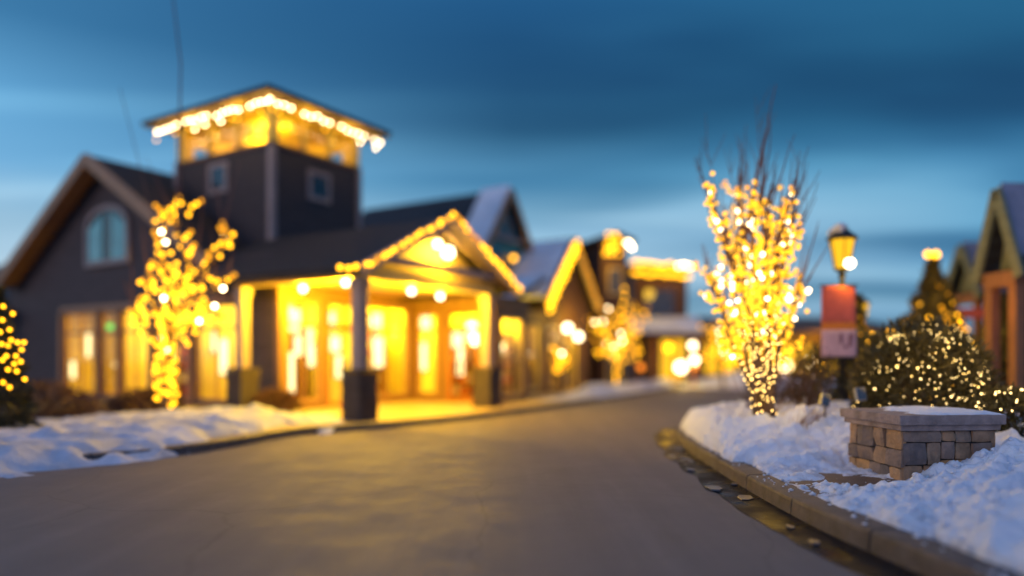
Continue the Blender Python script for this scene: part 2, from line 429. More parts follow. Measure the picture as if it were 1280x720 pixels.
# ================================================================== SETTING: ground, road, pavement, island
def sheet(name, pts, z, m, kind='structure', thick=0):
    mb = MB()
    if thick: mb.prism([(x, y, z-thick) for x, y in pts], (0, 0, thick))
    else: mb.add([(x, y, z) for x, y in pts], [tuple(range(len(pts)))])
    return tag(mb.build(name, m), kind=kind)
sheet('ground', [(-500, -200), (500, -200), (500, 900), (-500, 900)], -.012, 'ground')
sheet('road', [(-60, -30), (60, -30), (60, 120), (-60, 120)], -.004, 'asphalt')

kerbR = [(3.35, -1), (3.05, 1.0), (2.78, 3.0), (2.64, 4.63), (2.53, 5.6), (2.49, 6.5), (2.50, 7.8), (2.55, 9.1), (2.63, 10.6), (2.78, 12.1), (2.98, 13.1), (3.35, 14.0), (4.0, 14.8), (4.9, 15.3), (6.2, 15.7), (9, 16.0), (16, 16.4), (30, 17)]
kerbL = [(-9.8, 2), (-8.6, 5), (-7.1, 7.8), (-6.3, 8.9), (-5.45, 9.7), (-4.75, 10.6), (-4.35, 11.6), (-4.1, 12.6), (-3.75, 13.3), (-3.1, 13.9), (-2.3, 14.7), (-.6, 17.0), (1.1, 20), (3.0, 23.8), (6.4, 31), (10, 39), (16, 52)]
def resample(pl, step, closed=False):
    pl = [Vector((*p, 0)) if len(p) == 2 else Vector(p) for p in pl]
    # catmull-rom smoothing
    sm = []
    for i in range(len(pl)-1):
        p0 = pl[max(i-1, 0)]; p1 = pl[i]; p2 = pl[i+1]; p3 = pl[min(i+2, len(pl)-1)]
        for k in range(8):
            t = k/8
            sm.append(.5*((2*p1)+(p2-p0)*t+(2*p0-5*p1+4*p2-p3)*t*t+(3*p1-p0-3*p2+p3)*t**3))
    sm.append(pl[-1])
    out = [sm[0]]; acc = 0
    for a, b in zip(sm, sm[1:]):
        d = (b-a).length
        if d < 1e-9: continue
        while acc+d >= step:
            t = (step-acc)/d; a = a.lerp(b, t); out.append(a.copy()); d = (b-a).length; acc = 0
            if d < 1e-9: break
        acc += d
    return out
def offset(pl, o):
    res = []
    for i, p in enumerate(pl):
        d = (pl[min(i+1, len(pl)-1)]-pl[max(i-1, 0)]).normalized()
        res.append(p+Vector((d.y, -d.x, 0))*o)
    return res
def strip(mb, a, b, za, zb):
    n = len(mb.v)
    for p, q in zip(a, b): mb.v += [(p.x, p.y, za), (q.x, q.y, zb)]
    for i in range(len(a)-1): mb.f.append((n+2*i, n+2*i+1, n+2*i+3, n+2*i+2))
def kerb(pl, side, name, hgt=.16, wd=.26, seg=1.25, m='concrete'):
    step = .125; pts = resample(pl, step); mb = MB(); k = int(seg/step)
    rr = random.Random(5)
    for i in range(0, len(pts)-1, k):
        run = pts[i:i+k+1]
        if len(run) < 2: continue
        dz = rr.uniform(-.004, .004)
        # trim ends for the joint
        run = [p.copy() for p in run]
        d = (run[1]-run[0]).normalized(); run[0] += d*.010
        d = (run[-1]-run[-2]).normalized(); run[-1] -= d*.010
        prof = [(0, -.05), (.012, hgt-.035+dz), (.02, hgt-.012+dz), (.045, hgt+dz), (wd-.02, hgt+.004+dz), (wd, hgt-.01+dz), (wd, -.05)]
        rings = []
        for q, z in prof: rings.append([(p.x, p.y, z) for p in offset(run, side*q)])
        n = len(mb.v); L_ = len(run)
        for r_ in rings: mb.v += r_
        for a in range(len(prof)-1):
            for j in range(L_-1): mb.f.append((n+a*L_+j, n+a*L_+j+1, n+(a+1)*L_+j+1, n+(a+1)*L_+j))
        mb.f.append(tuple(n+a*L_ for a in range(len(prof)))); mb.f.append(tuple(n+a*L_+L_-1 for a in range(len(prof)))[::-1])
    return tag(mb.build(name, m), kind='structure')
kerb(kerbR, 1, 'kerb_right'); kerb(kerbL, -1, 'kerb_left', hgt=.12, wd=.2)
ptsR = resample(kerbR, .25); ptsL = resample(kerbL, .25)
# wet gutter pan along the right kerb
mb = MB(); gi = ptsR; 
outer = [p+(offset(ptsR, -1)[i]-p)*(.38+.10*noise.noise(Vector((p.x*1.5, p.y*1.5, 3)))+.05*noise.noise(Vector((p.x*5, p.y*5, 1)))) for i, p in enumerate(ptsR)]
strip(mb, outer, offset(ptsR, .02), .002, .002)
tag(mb.build('gutter_path', 'wet'), kind='structure')
# island soil and left pavement
sheet('planting_ground', [(p.x, p.y) for p in offset(ptsR, .255)]+[(30, -1)], .145, 'soil')
pl = offset(ptsL, -.195)
sheet('pavement', [(p.x, p.y) for p in pl]+[(16, 60), (-60, 60), (-60, 2)], .112, 'pave')

def tps(cps):
    c = np.array(cps, float); n = len(c)
    def U_(r2): return np.where(r2 < 1e-12, 0, r2*np.log(r2+1e-12))
    d = ((c[:, None, :2]-c[None, :, :2])**2).sum(-1)
    A = np.zeros((n+3, n+3)); A[:n, :n] = U_(d)+np.eye(n)*.15; A[:n, n] = 1; A[:n, n+1:] = c[:, :2]; A[n:, :n] = A[:n, n:].T
    w = np.linalg.solve(A, np.concatenate([c[:, 2], np.zeros(3)]))
    def f(x, y):
        r2 = (x[..., None]-c[:, 0])**2+(y[..., None]-c[:, 1])**2
        return U_(r2) @ w[:n]+w[n]+w[n+1]*x+w[n+2]*y
    return f
def poly_dist(pl, X, Y):
    """signed distance-ish to a polyline (positive to the right of its direction)"""
    P_ = np.array([(p.x, p.y) for p in pl]); best = np.full(X.shape, 1e9); sg = np.zeros(X.shape)
    for a, b in zip(P_, P_[1:]):
        d = b-a; l2 = d @ d; t = np.clip(((X-a[0])*d[0]+(Y-a[1])*d[1])/l2, 0, 1)
        qx = X-a[0]-t*d[0]; qy = Y-a[1]-t*d[1]; r = np.hypot(qx, qy); s = np.sign(d[1]*qx-d[0]*qy)
        k = r < best-1e-9; best = np.where(k, r, best); sg = np.where(k, s, sg)
    return best*np.where(sg == 0, 1, sg)
def nz(X, Y, sc_, seed, octv=4, ridged=False):
    out = np.empty(X.shape); it = np.nditer([X, Y], flags=['multi_index'])
    f = out.ravel(); xs = X.ravel(); ys = Y.ravel()
    for i in range(len(xs)):
        v = Vector((xs[i]*sc_, ys[i]*sc_, seed))
        f[i] = noise.fractal(v, .9, 2.1, octv) if not ridged else noise.turbulence(v, octv, False)
    return f.reshape(X.shape)
def heightfield(name, X, Y, Z, keep, m='snow', skirt=0):
    ny, nx = X.shape; mb_v = np.stack([X, Y, Z], -1).reshape(-1, 3); fs = []
    idx = np.arange(nx*ny).reshape(ny, nx)
    kk = keep[:-1, :-1] | keep[1:, :-1] | keep[:-1, 1:] | keep[1:, 1:]
    js, is_ = np.nonzero(kk)
    fs = np.stack([idx[js, is_], idx[js, is_+1], idx[js+1, is_+1], idx[js+1, is_]], -1)
    used, inv = np.unique(fs, return_inverse=True)
    me = bpy.data.meshes.new(name); me.from_pydata(mb_v[used].tolist(), [], inv.reshape(-1, 4).tolist()); me.update()
    me.polygons.foreach_set('use_smooth', [True]*len(me.polygons)); me.materials.append(M[m])
    o = bpy.data.objects.new(name, me); col.objects.link(o); return o
# ---- island snow
cps = [(3.42, 9.75, .74), (3.05, 10.3, .60), (3.3, 11.5, .66), (4, 12.4, .66), (3.1, 9.1, .46), (3.4, 8.6, .40), (3.2, 8.0, .24), (3.7, 8.1, .22),
       (3.05, 7.5, .16), (3.5, 7.45, .12), (3.85, 7.6, .13), (4.5, 9.2, .52), (5.5, 9.2, .55), (6.5, 10, .6), (8, 9, .5), (5.6, 7.8, .5), (6.5, 7.2, .6), (10, 12, .5), (14, 10, .4), (14, 5, .4),
       (2.95, 6.95, .20), (3.05, 6.2, .30), (3.3, 6.75, .20), (3.6, 6.75, .25), (4.0, 6.8, .27), (4.35, 6.8, .40), (4.85, 6.85, .56), (5.3, 6.7, .66), (3.2, 5.4, .30), (3.6, 5.5, .36), (4.2, 5.4, .50),
       (3.3, 4.6, .40), (3.8, 4.6, .52), (4.5, 4.4, .62), (3.3, 3, .4), (4, 2, .5), (6, 4, .6), (5, 13.5, .5), (9, 14, .4), (4.3, 8.3, .3), (5, 8.5, .45), (3.0, 12.6, .5), (4.2, 11, .72)]
ftps = tps(cps)
def snow_z(X, Y, fine=True):
    Z = ftps(X, Y)
    D = poly_dist(ptsR, X, Y)                       # inside distance from the kerb's outer face
    edge = .20+.10*np.array(nz(X, Y, 1.7, 8.1, 3))+np.where(Y > 8.6, -.10, 0.05)
    e = np.clip((D-edge)/.42, 0, 1); e = np.sqrt(e)*(1.6-.6*e)*.999
    Z = .15+np.clip(Z-.15, -.1, 2)*e
    if fine:
        lump = nz(X, Y, 2.2, 1.7, 3)*.07+nz(X, Y, 6.5, 4.2, 4)*.035
        rid = nz(X*1.0, Y*1.0, 3.4, 9.3, 4, True)
        clod = np.empty(X.shape); cf_ = clod.ravel(); xr = X.ravel(); yr = Y.ravel()
        for i in range(len(xr)):
            wx = .25*noise.noise(Vector((xr[i]*3, yr[i]*3, 5)))
            d_ = noise.voronoi(Vector((xr[i]*5.2+wx*3, yr[i]*5.2, .3)))[0]; d2 = noise.voronoi(Vector((xr[i]*13, yr[i]*13+wx*6, 7.3)))[0]
            cf_[i] = (min(d_[1]-d_[0], .45)-.2)*.085+(min(d2[1]-d2[0], .4)-.2)*.032
        gate = np.clip(nz(X, Y, 1.1, 12.5, 3)*1.6+.55, 0.1, 1)
        lump = lump+clod*gate
        Z = Z+(lump+(rid-.45)*.12*(.35+.65*gate)+nz(X, Y, 17., 2.2, 3)*.010)*np.clip(e*1.2, 0, 1)*np.clip((Z-.1)/.12, .15, 1)
    Z = np.where(D < edge, .10-(edge-D)*.6, Z)
    return Z
g = .024
xs = np.concatenate([np.arange(2.5, 5.4, g), np.arange(5.4, 6.5, .05), np.arange(6.5, 15, .14)]); ys = np.concatenate([np.arange(1.5, 4, .08), np.arange(4, 10.4, g), np.arange(10.4, 16.3, .07)])
X, Y = np.meshgrid(xs, ys); Z = snow_z(X, Y)
keep = (Z > .135)
tag(heightfield('snow_bank', X, Y, Z, keep), 'deep ploughed snow covering the planting island behind the right kerb', 'snow', kind='stuff')
def snow_at(x, y):
    return float(snow_z(np.array([[x]]), np.array([[y]]))[0, 0])
# crumbs of snow along its edge
crumb = MB(); rr = random.Random(3)
bm = bmesh.new(); bmesh.ops.create_icosphere(bm, subdivisions=1, radius=1); icov = [v.co.copy() for v in bm.verts]; icof = [tuple(v.index for v in f.verts) for f in bm.faces]; bm.free()
def blob(mbx, c, r, rr_, flat=.7):
    s = [rr_.uniform(.7, 1.25) for _ in range(3)]; ph = rr_.uniform(0, 50); q = Matrix.Rotation(rr_.uniform(0, 6), 3, 'Z')
    vs = []
    for v in icov:
        k = 1+.35*noise.noise(v*1.3+Vector((ph, 0, 0)))
        w = q @ Vector((v.x*s[0], v.y*s[1], v.z*s[2]*flat))*(r*k); vs.append(c+w)
    mbx.add(vs, icof)
def walk(pts, y0, y1):
    return [p for p in pts if y0 <= p.y <= y1]
off = offset(ptsR, 1.0)
for _ in range(1700):
    i = rr.randrange(len(ptsR)); p = ptsR[i]
    if not 3.6 < p.y < 14: continue
    t = abs(rr.gauss(.20, .17))+.02
    q = p.lerp(off[i], min(t, .8)); q.y += rr.uniform(-.12, .12)
    z = max(snow_at(q.x, q.y), .155 if t > .04 else 0)
    r = rr.choice([.006, .009, .012, .016, .024])*rr.uniform(.7, 1.3)
    blob(crumb, Vector((q.x, q.y, z+r*.2)), r, rr)
for _ in range(500):                               # around the bare strip and on the near bank
    x = rr.uniform(2.9, 5.2); y = rr.uniform(4.2, 7.25)
    z = snow_at(x, y)
    if z < .12: z = .15
    r = rr.choice([.008, .012, .018, .028, .04])*rr.uniform(.7, 1.3); blob(crumb, Vector((x, y, z+r*.1)), r, rr)
tag(crumb.build('snow_crumbs', 'snow', smooth=True), 'loose crumbs of snow scattered along the kerb edge', 'snow', kind='stuff')

# ice slabs in the gutter
ice_spots = [(1.0, .0)]
offg = offset(ptsR, -1.0)
def ice_chunk(p, r, label=None):
    mb = MB(); n = rr.randint(5, 8); ph = rr.uniform(0, 6); pr = []
    for k in range(n):
        a = ph+2*math.pi*k/n+rr.uniform(-.2, .2); q = r*rr.uniform(.55, 1.15)
        pr.append((q*math.cos(a)*.7, q*math.sin(a)*1.2, 0))
    mb.prism(pr, (rr.uniform(-.01, .01), rr.uniform(-.01, .01), rr.uniform(.008, .022)))
    o = mb.build('ice_chunk', 'ice', bevel=.003); o.location = (p.x, p.y, .004); o.rotation_euler = (rr.uniform(-.05, .05), rr.uniform(-.06, .06), 0)
    tag(o, 'thin dirty slab of ice lying in the wet gutter beside the kerb', 'ice', 'ice slabs in the gutter')
cand = [i for i, p in enumerate(ptsR) if 7 < p.y < 14.3]
for k in range(17):
    i = cand[min(len(cand)-1, int(len(cand)*rr.random()))]; ice_chunk(ptsR[i].lerp(offg[i], rr.uniform(.05, .36)), rr.uniform(.05, .15))
cand = [i for i, p in enumerate(ptsR) if 5.2 < p.y < 7]
for k in range(2):
    i = cand[int((k+.5)/4*len(cand))]; ice_chunk(ptsR[i].lerp(offg[i], rr.uniform(.08, .3)), rr.uniform(.04, .09))

# ---- left snow bank and mulch bed
cpl = [(-5.9, 9.4, .16), (-4.9, 11.2, .18), (-4.6, 13.4, .2), (-3.9, 13.8, .12), (-6.5, 10.0, .30), (-5.5, 11.5, .36), (-5.2, 13.2, .42), (-5.0, 15.0, .40), (-6.2, 12.8, .38), (-6.4, 14.6, .42), (-4.4, 14.6, .25), (-7.5, 12.0, .30), (-8, 10, .34), (-7.6, 8.8, .25), (-9.5, 9.5, .3), (-9.5, 12, .2), (-8.5, 14.2, .2), (-11, 11, .28), (-11.5, 14, .05), (-9.5, 15, .02), (-7.5, 16.2, .1), (-6, 16.3, .2), (-13, 9, .2), (-9.3, 6.2, .3), (-12, 5, .3), (-5, 16, .1), (-4.1, 15.5, .1)]
fl = tps(cpl)
xs = np.arange(-14, -3.3, .08); ys = np.arange(5, 17.5, .08); X, Y = np.meshgrid(xs, ys)
D = -poly_dist(ptsL, X, Y); e = np.clip((D+.6-.45*nz(X, Y, 1.2, 3.3, 3)-1.2*np.exp(-((X+4.2)/.8)**2))/.5, 0, 1); e = np.sqrt(e)
Z = .10+np.clip(fl(X, Y)-.10, -.05, 1)*.8*e+(nz(X, Y, 1.6, 6.6, 4)*.07+(nz(X, Y, 2.6, 1.1, 4, True)-.45)*.10)*e
Z = Z+.05*e-.12*np.clip(-D/.3, 0, 1); Z = np.where(e <= 0, -.05, Z)
tag(heightfield('snow_verge', X, Y, Z, e > 0, 'snow_grey'), 'lumpy snow heaped on the verge before the gabled house', 'snow', kind='stuff')
sheet('garden_ground', [(-20, 9.5), (-12, 12.2), (-9, 14.0), (-7.6, 15.6), (-6.5, 16.2), (-6.3, 17.4), (-9, 19), (-15, 23), (-24, 26)], .118, 'mulch')
# far snow ridges along the pavement edge
xs = np.arange(0, 15, .15); ys = np.arange(19, 40, .15); X, Y = np.meshgrid(xs, ys)
D = -poly_dist(ptsL, X, Y)
hh = np.exp(-((D-.8)/.55)**2)*(.26+.22*nz(X, Y, .55, 5.5, 4))*np.clip((Y-21.5)/2.5, 0, 1)
Z = .08+hh+nz(X, Y, 2, .4, 3)*.03
tag(heightfield('snow_ridge', X, Y, Z, hh > .05, 'snow_grey'), 'low ridge of cleared snow along the far pavement edge', 'snow', kind='stuff')
xs = np.arange(8, 20, .2); ys = np.arange(28, 44, .2); X, Y = np.meshgrid(xs, ys)
hh = np.exp(-(((X-12.5)/3.2)**2+((Y-36)/2.5)**2))*(.75+.4*nz(X, Y, .5, 2.5, 4)); Z = -.02+hh
tag(heightfield('snow_heap', X, Y, Z, hh > .06), 'broad snow heap on the far side of the street junction', 'snow', kind='stuff')

# ================================================================== STONE PILLAR
TH = R(5)
pier = thing('stone_pillar', 'low square pillar of rough tan and grey stone with flat slab cap, set in snow', 'stone pillar', (3.93, 7.29, .1), TH)
BW, BD, BH = 1.15, 1.13, .72       # overall cap size and height above its base at z=.1
mb = MB().box(.095, BW-.095, .095, BD-.095, -.1, BH-.16); mb.build('core', 'mortar', pier)
def ashlar(width, height, seed):
    r_ = random.Random(seed); rects = []
    def split(x0, x1, z0, z1):
        w_, h_ = x1-x0, z1-z0
        if (w_*h_ < .085 and w_ < .46 and h_ < .30) or w_*h_ < .035: rects.append((x0, x1, z0, z1)); return
        k = r_.uniform(.34, .66)
        if w_ > h_*r_.uniform(.95, 1.5): split(x0, x0+w_*k, z0, z1); split(x0+w_*k, x1, z0, z1)
        else: split(x0, x1, z0, z0+h_*k); split(x0, x1, z0+h_*k, z1)
    split(0, width, 0, height)
    return rects
stones = MB(); sr = random.Random(21)
def stone_face(origin, dx, nrm, width, seed):
    origin = Vector(origin); dx = Vector(dx); nrm = Vector(nrm)
    for (a, b, c, d) in ashlar(width, BH-.16+.1, seed):
        gp = .004
        nxs, nzs = 5, 4; out = sr.uniform(.008, .03); tilt = (sr.uniform(-.012, .012), sr.uniform(-.012, .012))
        jit = {}
        ring = []
        vs = []; fs = []
        cj = [(sr.uniform(0, .014), sr.uniform(0, .011)) for _ in range(4)]
        for j in range(nzs+1):
            for i in range(nxs+1):
                u_ = i/nxs; v_ = j/nzs
                x = a+gp+(b-a-2*gp)*u_; z = c+gp+(d-c-2*gp)*v_
                # pull the corners in a little so outlines are not perfect rectangles
                k = 0 if (v_ < .5) else 2
                k += 0 if (u_ < .5) else 1
                ed = (max(abs(u_-.5), abs(v_-.5))*2)**6
                x += (cj[k][0] if u_ < .5 else -cj[k][0])*(abs(v_-.5)*2)**1.5
                z += (cj[k][1] if v_ < .5 else -cj[k][1])*(abs(u_-.5)*2)**1.5
                y = out*(1-ed*.5)+tilt[0]*(u_-.5)*2+tilt[1]*(v_-.5)*2+.014*noise.noise(Vector((x*9, z*9, seed+out*90)))
                vs.append(origin+dx*x+Vector((0, 0, z))+nrm*y)
        n = len(vs)
        for j in range(nzs+1):
            for i in range(nxs+1):
                if i in (0, nxs) or j in (0, nzs): ring.append(j*(nxs+1)+i)
        for j in range(nzs):
            for i in range(nxs):
                q = j*(nxs+1)+i; fs.append((q, q+1, q+nxs+2, q+nxs+1))
        # side walls back into the core
        order = [i for i in range(nxs+1)]+[j*(nxs+1)+nxs for j in range(1, nzs+1)]+[nzs*(nxs+1)+i for i in range(nxs-1, -1, -1)]+[j*(nxs+1) for j in range(nzs-1, 0, -1)]
        back = []
        for o_ in order: back.append(len(vs)); vs.append(vs[o_]-nrm*.05)
        m_ = len(order)
        for t in range(m_): fs.append((order[(t+1) % m_], order[t], back[t], back[(t+1) % m_]))
        stones.add(vs, fs)
w_ = BW-.16; o_ = .08
stone_face((o_, o_, -.1), (1, 0, 0), (0, -1, 0), w_, 3)
stone_face((o_, BD-o_, -.1), (0, -1, 0), (-1, 0, 0), BD-.16, 8)
stone_face((BW-o_, o_, -.1), (0, 1, 0), (1, 0, 0), BD-.16, 5)
stone_face((BW-o_, BD-o_, -.1), (-1, 0, 0), (0, 1, 0), w_, 6)
stones.build('stone_facing', 'pillar_stone', pier, smooth=False)
def slab(x0, x1, y0, y1, z0, z1, amp, name, bev):
    n = 26; mb = MB(); 
    m_ = MB().box(x0, x1, y0, y1, z0, z1); o = m_.build(name, 'cap_stone', pier)
    bm = bmesh.new(); bm.from_mesh(o.data); bmesh.ops.subdivide_edges(bm, edges=bm.edges[:], cuts=12, use_grid_fill=True)
    for v in bm.verts:
        e_ = noise.noise(v.co*6)*amp+noise.noise(v.co*23)*amp*.5
        v.co += Vector(((1 if v.co.x > BW/2 else -1)*e_*(abs(v.co.x-BW/2) > BW/2-.1), (1 if v.co.y > BD/2 else -1)*e_*(abs(v.co.y-BD/2) > BD/2-.1), e_*.5))
    bm.to_mesh(o.data); bm.free()
    md = o.modifiers.new('b', 'BEVEL'); md.width = bev; md.segments = 2; md.limit_method = 'ANGLE'; md.angle_limit = R(50)
    return o
slab(.035, BW-.035, .035, BD-.035, BH-.16, BH-.098, .005, 'corbel_course', .006)
slab(0, BW, 0, BD, BH-.10, BH, .007, 'cap_slab', .012)
# snow on the cap
n = 70; xs = np.linspace(.0, BW, n); ys = np.linspace(0, BD, n); X, Y = np.meshgrid(xs, ys)
a = nz(X, Y, 2.5, 7.7, 4)
ee = np.minimum(np.minimum(X-.03, BW-.03-X), np.minimum(Y-.045, BD-.02-Y))+.05*nz(X, Y, 7, 1.2, 4)
left = np.clip((X-.20-.25*(Y/BD)+.16*nz(X, Y, 4, 3.2, 3))/.2, 0, 1)
hs = np.clip(ee/.09, 0, 1)**.6*(.020+.018*np.clip(a+.3, 0, 1))*left
o = heightfield('snow_patch', X, Y, BH+.001+hs+nz(X, Y, 16, 2, 3)*.0035*(hs > .004), hs > .0025)
o.parent = None
for v in o.data.vertices: pass
o.matrix_world = Matrix.Translation((3.93, 7.29, .1)) @ Matrix.Rotation(TH, 4, 'Z')
tag(o, 'thin crust of snow lying on the flat cap of the stone pillar', 'snow', kind='stuff')

# ================================================================== MAIN SHOP BUILDING (with tower, portico, gabled wing)
A = thing('shop_building', 'large grey shop with lit square lookout tower, gabled wing and glowing entrance portico', 'building', C0, ANG)
# --- gabled wing front wall (x=.9)
winW = [(5.2, 6.9), (7.25, 8.75), (9.1, 10.5), (10.72, 11.6), (11.85, 13.7)]
mb = MB(); wall(mb, 'y', .9, .2, 3.7, 17.4, 0, 4.0, [(a, b, .25, 2.85) for a, b in winW])
mb.box(.9, 8, 17.2, 17.4, 0, 4.0); mb.box(7.8, 8, 3.7, 17.2, 0, 4.0)
mb.prism([(.9, 6.9, 4.0), (.9, 16.7, 4.0), (.9, 11.3, 7.1)], (.2, 0, 0))
mb.build('wing_wall', 'house_siding', A)
for a, b in winW: window(A, 'y', .98, a, b, .25, 2.85, 'barge', 2 if b-a > 1.2 else 1, 1, transom=2.2)
mb = MB()
for a, b in winW: mb.box(.84, .897, a-.12, b+.12, 2.86, 3.02)
for y in (5.05, 7.08, 8.93, 10.61, 11.73, 13.85): mb.box(.84, .897, y-.07, y+.07, .12, 2.855)
mb.build('window_surround', 'barge', A)
rf = MB()
for poly, d in gable_roof('x', 11.3, (.35, 8.2), 5.65, 7.42, 3.95): rf.prism(poly, d)
rf.build('wing_roof', 'shingle', A)
mb = barges(MB(), 'x', 11.3, .31, 5.68, 7.30, 3.83, .08, .34); mb.build('wing_barge_board', 'barge', A)
mb = MB()
for s in (-1, 1): mb.prism([(.36, 11.3, 7.24), (.36, 11.3+s*5.5, 3.87), (.36, 11.3+s*5.5, 3.85), (.36, 11.3, 7.22)], (.5, 0, 0))
mb.build('wing_soffit', 'barge', A)
# arched window: px 105..165, y 262..330
yc = 11.1; mb = MB(); ring = []
def arch(mbx, y0, y1, z0, zs, x0, x1, w):
    n_ = 14; cy = (y0+y1)/2; rx = (y1-y0)/2
    outp = [(y0, z0)]+[(cy-rx*math.cos(math.pi*k/n_), zs+rx*.55*math.sin(math.pi*k/n_)) for k in range(n_+1)]+[(y1, z0)]
    inp = [(y0+w, z0+w)]+[(cy-(rx-w)*math.cos(math.pi*k/n_), zs+(rx*.55-w)*math.sin(math.pi*k/n_)) for k in range(n_+1)]+[(y1-w, z0+w)]
    for k in range(len(outp)):
        k2 = (k+1) % len(outp)
        q = [outp[k], outp[k2], inp[k2], inp[k]]
        mbx.prism([(x0, a_, b_) for a_, b_ in q], (x1-x0, 0, 0))
    return inp
inp = arch(mb, yc-1.18, yc+1.18, 4.2, 5.35, .80, .895, .15)
fr_ = mb.build('arched_window', 'trim', A)
mb = MB(); mb.prism([(.86, a_, b_) for a_, b_ in inp], (.03, 0, 0)); mb.build('pane', 'pane_dark', fr_)
for s in (-1, 1):
    mb = MB(); y0, y1 = sorted((yc+s*.26, yc+s*1.0))
    mb.prism([(.83, y0, 4.3), (.83, y1, 4.3), (.83, y1, 5.35 if s > 0 else 5.75), (.83, y0, 5.75 if s > 0 else 5.35)], (.025, 0, 0))
    mb.build('sash', 'pane_sky_teal', fr_)
# dark lower wing further left
mb = MB(); mb.box(1.6, 8, 17.45, 24, 0, 3.6); mb.build('side_wing_wall', 'house_siding', A)
mb = MB(); mb.prism([(1.2, 17.45, 3.35), (8.3, 17.45, 3.35), (8.3, 17.45, 3.6), (4.8, 17.45, 6.3), (1.2, 17.45, 3.6)], (0, 7, 0)); mb.build('side_wing_roof', 'shingle_blue', A)
mb = MB(); mb.box(-.2, .1, 17.1, 17.4, 0, 2.9); mb.box(-.2, .1, 20.4, 20.7, 0, 2.9); mb.box(-.3, 1.5, 16.9, 21, 2.9, 3.1); mb.build('side_porch', 'brown_siding', A)
# --- interior floor/walls/ceilings (rooms behind the glass)
mb = MB()
mb.box(3.6, 3.7, 3.75, 17.1, .12, 3.1); mb.box(1.15, 3.6, 17.0, 17.1, .12, 3.1); mb.box(1.15, 3.6, 3.75, 17.0, 3.1, 3.16)
mb.box(1.15, 3.6, 7.0, 7.08, .12, 3.1); mb.box(1.15, 3.6, 10.58, 10.64, .12, 3.1)
mb.box(6.2, 7.9, 3.7, 3.8, .12, 3.1); mb.box(7.8, 7.9, .77, 3.7, .12, 3.1); mb.box(6.2, 7.8, .77, 3.7, 3.1, 3.16)
mb.box(3.75, 6.15, 6.6, 6.7, .12, 3.1); mb.box(3.72, 6.2, 3.75, 6.6, 3.1, 3.16); mb.box(6.15, 6.2, 3.8, 6.6, .12, 3.1)
mb.build('interior_wall', 'int_wall', A)
mb = MB(); mb.box(1.12, 3.6, 3.75, 17.0, .118, .135); mb.box(3.75, 6.1, 3.75, 6.55, .118, .134); mb.box(6.25, 7.75, .8, 3.65, .118, .135); mb.build('interior_floor', 'int_floor', A)
# --- shopfronts under the portico
opS2 = [(1.15, 2.25, .3, 2.9), (2.5, 3.7, .13, 2.9), (3.95, 5.75, .3, 2.9)]
mb = MB(); wall(mb, 'x', 3.55, .16, .9, 6.16, 0, 3.2, opS2)
opS1 = [(2.65, 3.4, .3, 2.75), (1.1, 2.25, .13, 2.75)]
opS3 = [(6.4, 7.6, .3, 2.6)]
wall(mb, 'y', 6.0, .16, .6, 3.55, 0, 3.2, opS1); wall(mb, 'x', .6, .16, 6.16, 7.9, 0, 3.2, opS3)
mb.build('shopfront_wall', 'shop_wall', A)
for k, (a, b, c, d) in enumerate(opS2):
    if k == 1:
        dr = window(A, 'x', 3.60, a, b, c, 2.25, 'orange_wood', 2, 1, name='door', w=.1)
        MB().box((a+b)/2-.12, (a+b)/2-.08, 3.5, 3.55, .95, 1.35).box((a+b)/2+.08, (a+b)/2+.12, 3.5, 3.55, .95, 1.35).build('handle', 'black_metal', dr)
        window(A, 'x', 3.60, a, b, 2.25, d, 'brown_wood', 2, 1)
    else: window(A, 'x', 3.60, a, b, c, d, 'barge', 2, 1, transom=2.25, w=.07)
window(A, 'x', .66, 6.4, 7.6, .3, 2.6, 'cream', 2, 2)
for k, (a, b, c, d) in enumerate(opS1):
    if k == 1:
        dr = window(A, 'y', 6.06, a, b, c, 2.25, 'orange_wood', 2, 1, name='door', w=.1)
        MB().box(5.97, 6.01, (a+b)/2-.12, (a+b)/2-.08, .95, 1.35).box(5.97, 6.01, (a+b)/2+.08, (a+b)/2+.12, .95, 1.35).build('handle', 'black_metal', dr)
        window(A, 'y', 6.06, a, b, 2.25, d, 'brown_wood', 2, 1)
    else: window(A, 'y', 6.06, a, b, c, d, 'barge', 1 if b-a < 1 else 2, 1, transom=2.25, w=.07)
# --- portico
def column(x, y, zt, base=True):
    mb = MB(); mb.box(x-.125, x+.125, y-.125, y+.125, 1.17, zt); mb.box(x-.16, x+.16, y-.16, y+.16, zt-.22, zt-.06)
    c = mb.build('column', 'trim', A, bevel=.012)
    mb = MB(); r_ = random.Random(int(x*10+y*3+50)); z = .1
    while z < 1.1:
        h_ = min(r_.uniform(.16, .26), 1.12-z); k = r_.uniform(.25, .29)
        mb.box(x-k, x+k, y-k*r_.uniform(.96, 1.03), y+k, z, z+h_-.012); z += h_
    mb.box(x-.24, x+.24, y-.24, y+.24, .1, 1.1)
    mb.box(x-.30, x+.30, y-.30, y+.30, 1.121, 1.175)
    mb.build('column_base', 'stone_dark', c, bevel=.01)
column(0, 0, 3.1); column(4.75, 0, 3.1); column(0, 3.75, 3.1)
mb = MB(); mb.box(-.14, 4.9, -.12, .12, 3.08, 3.36); mb.box(-.141, .12, .121, 3.9, 3.08, 3.36); mb.build('portico_beam', 'cream', A, bevel=.01)
mb = MB(); mb.box(-.1, 5.98, .13, 3.54, 3.22, 3.26); mb.build('portico_ceiling', 'soffit', A)
mb = MB()
for poly, d in gable_roof('y', 2.5, (-.5, 6.2), 2.95, 4.74, 3.28): mb.prism(poly, d)
mb.build('portico_roof', 'shingle', A)
mb = barges(MB(), 'y', 2.5, -.53, 2.98, 4.66, 3.18, .07, .24); mb.build('portico_barge_board', 'trim', A)
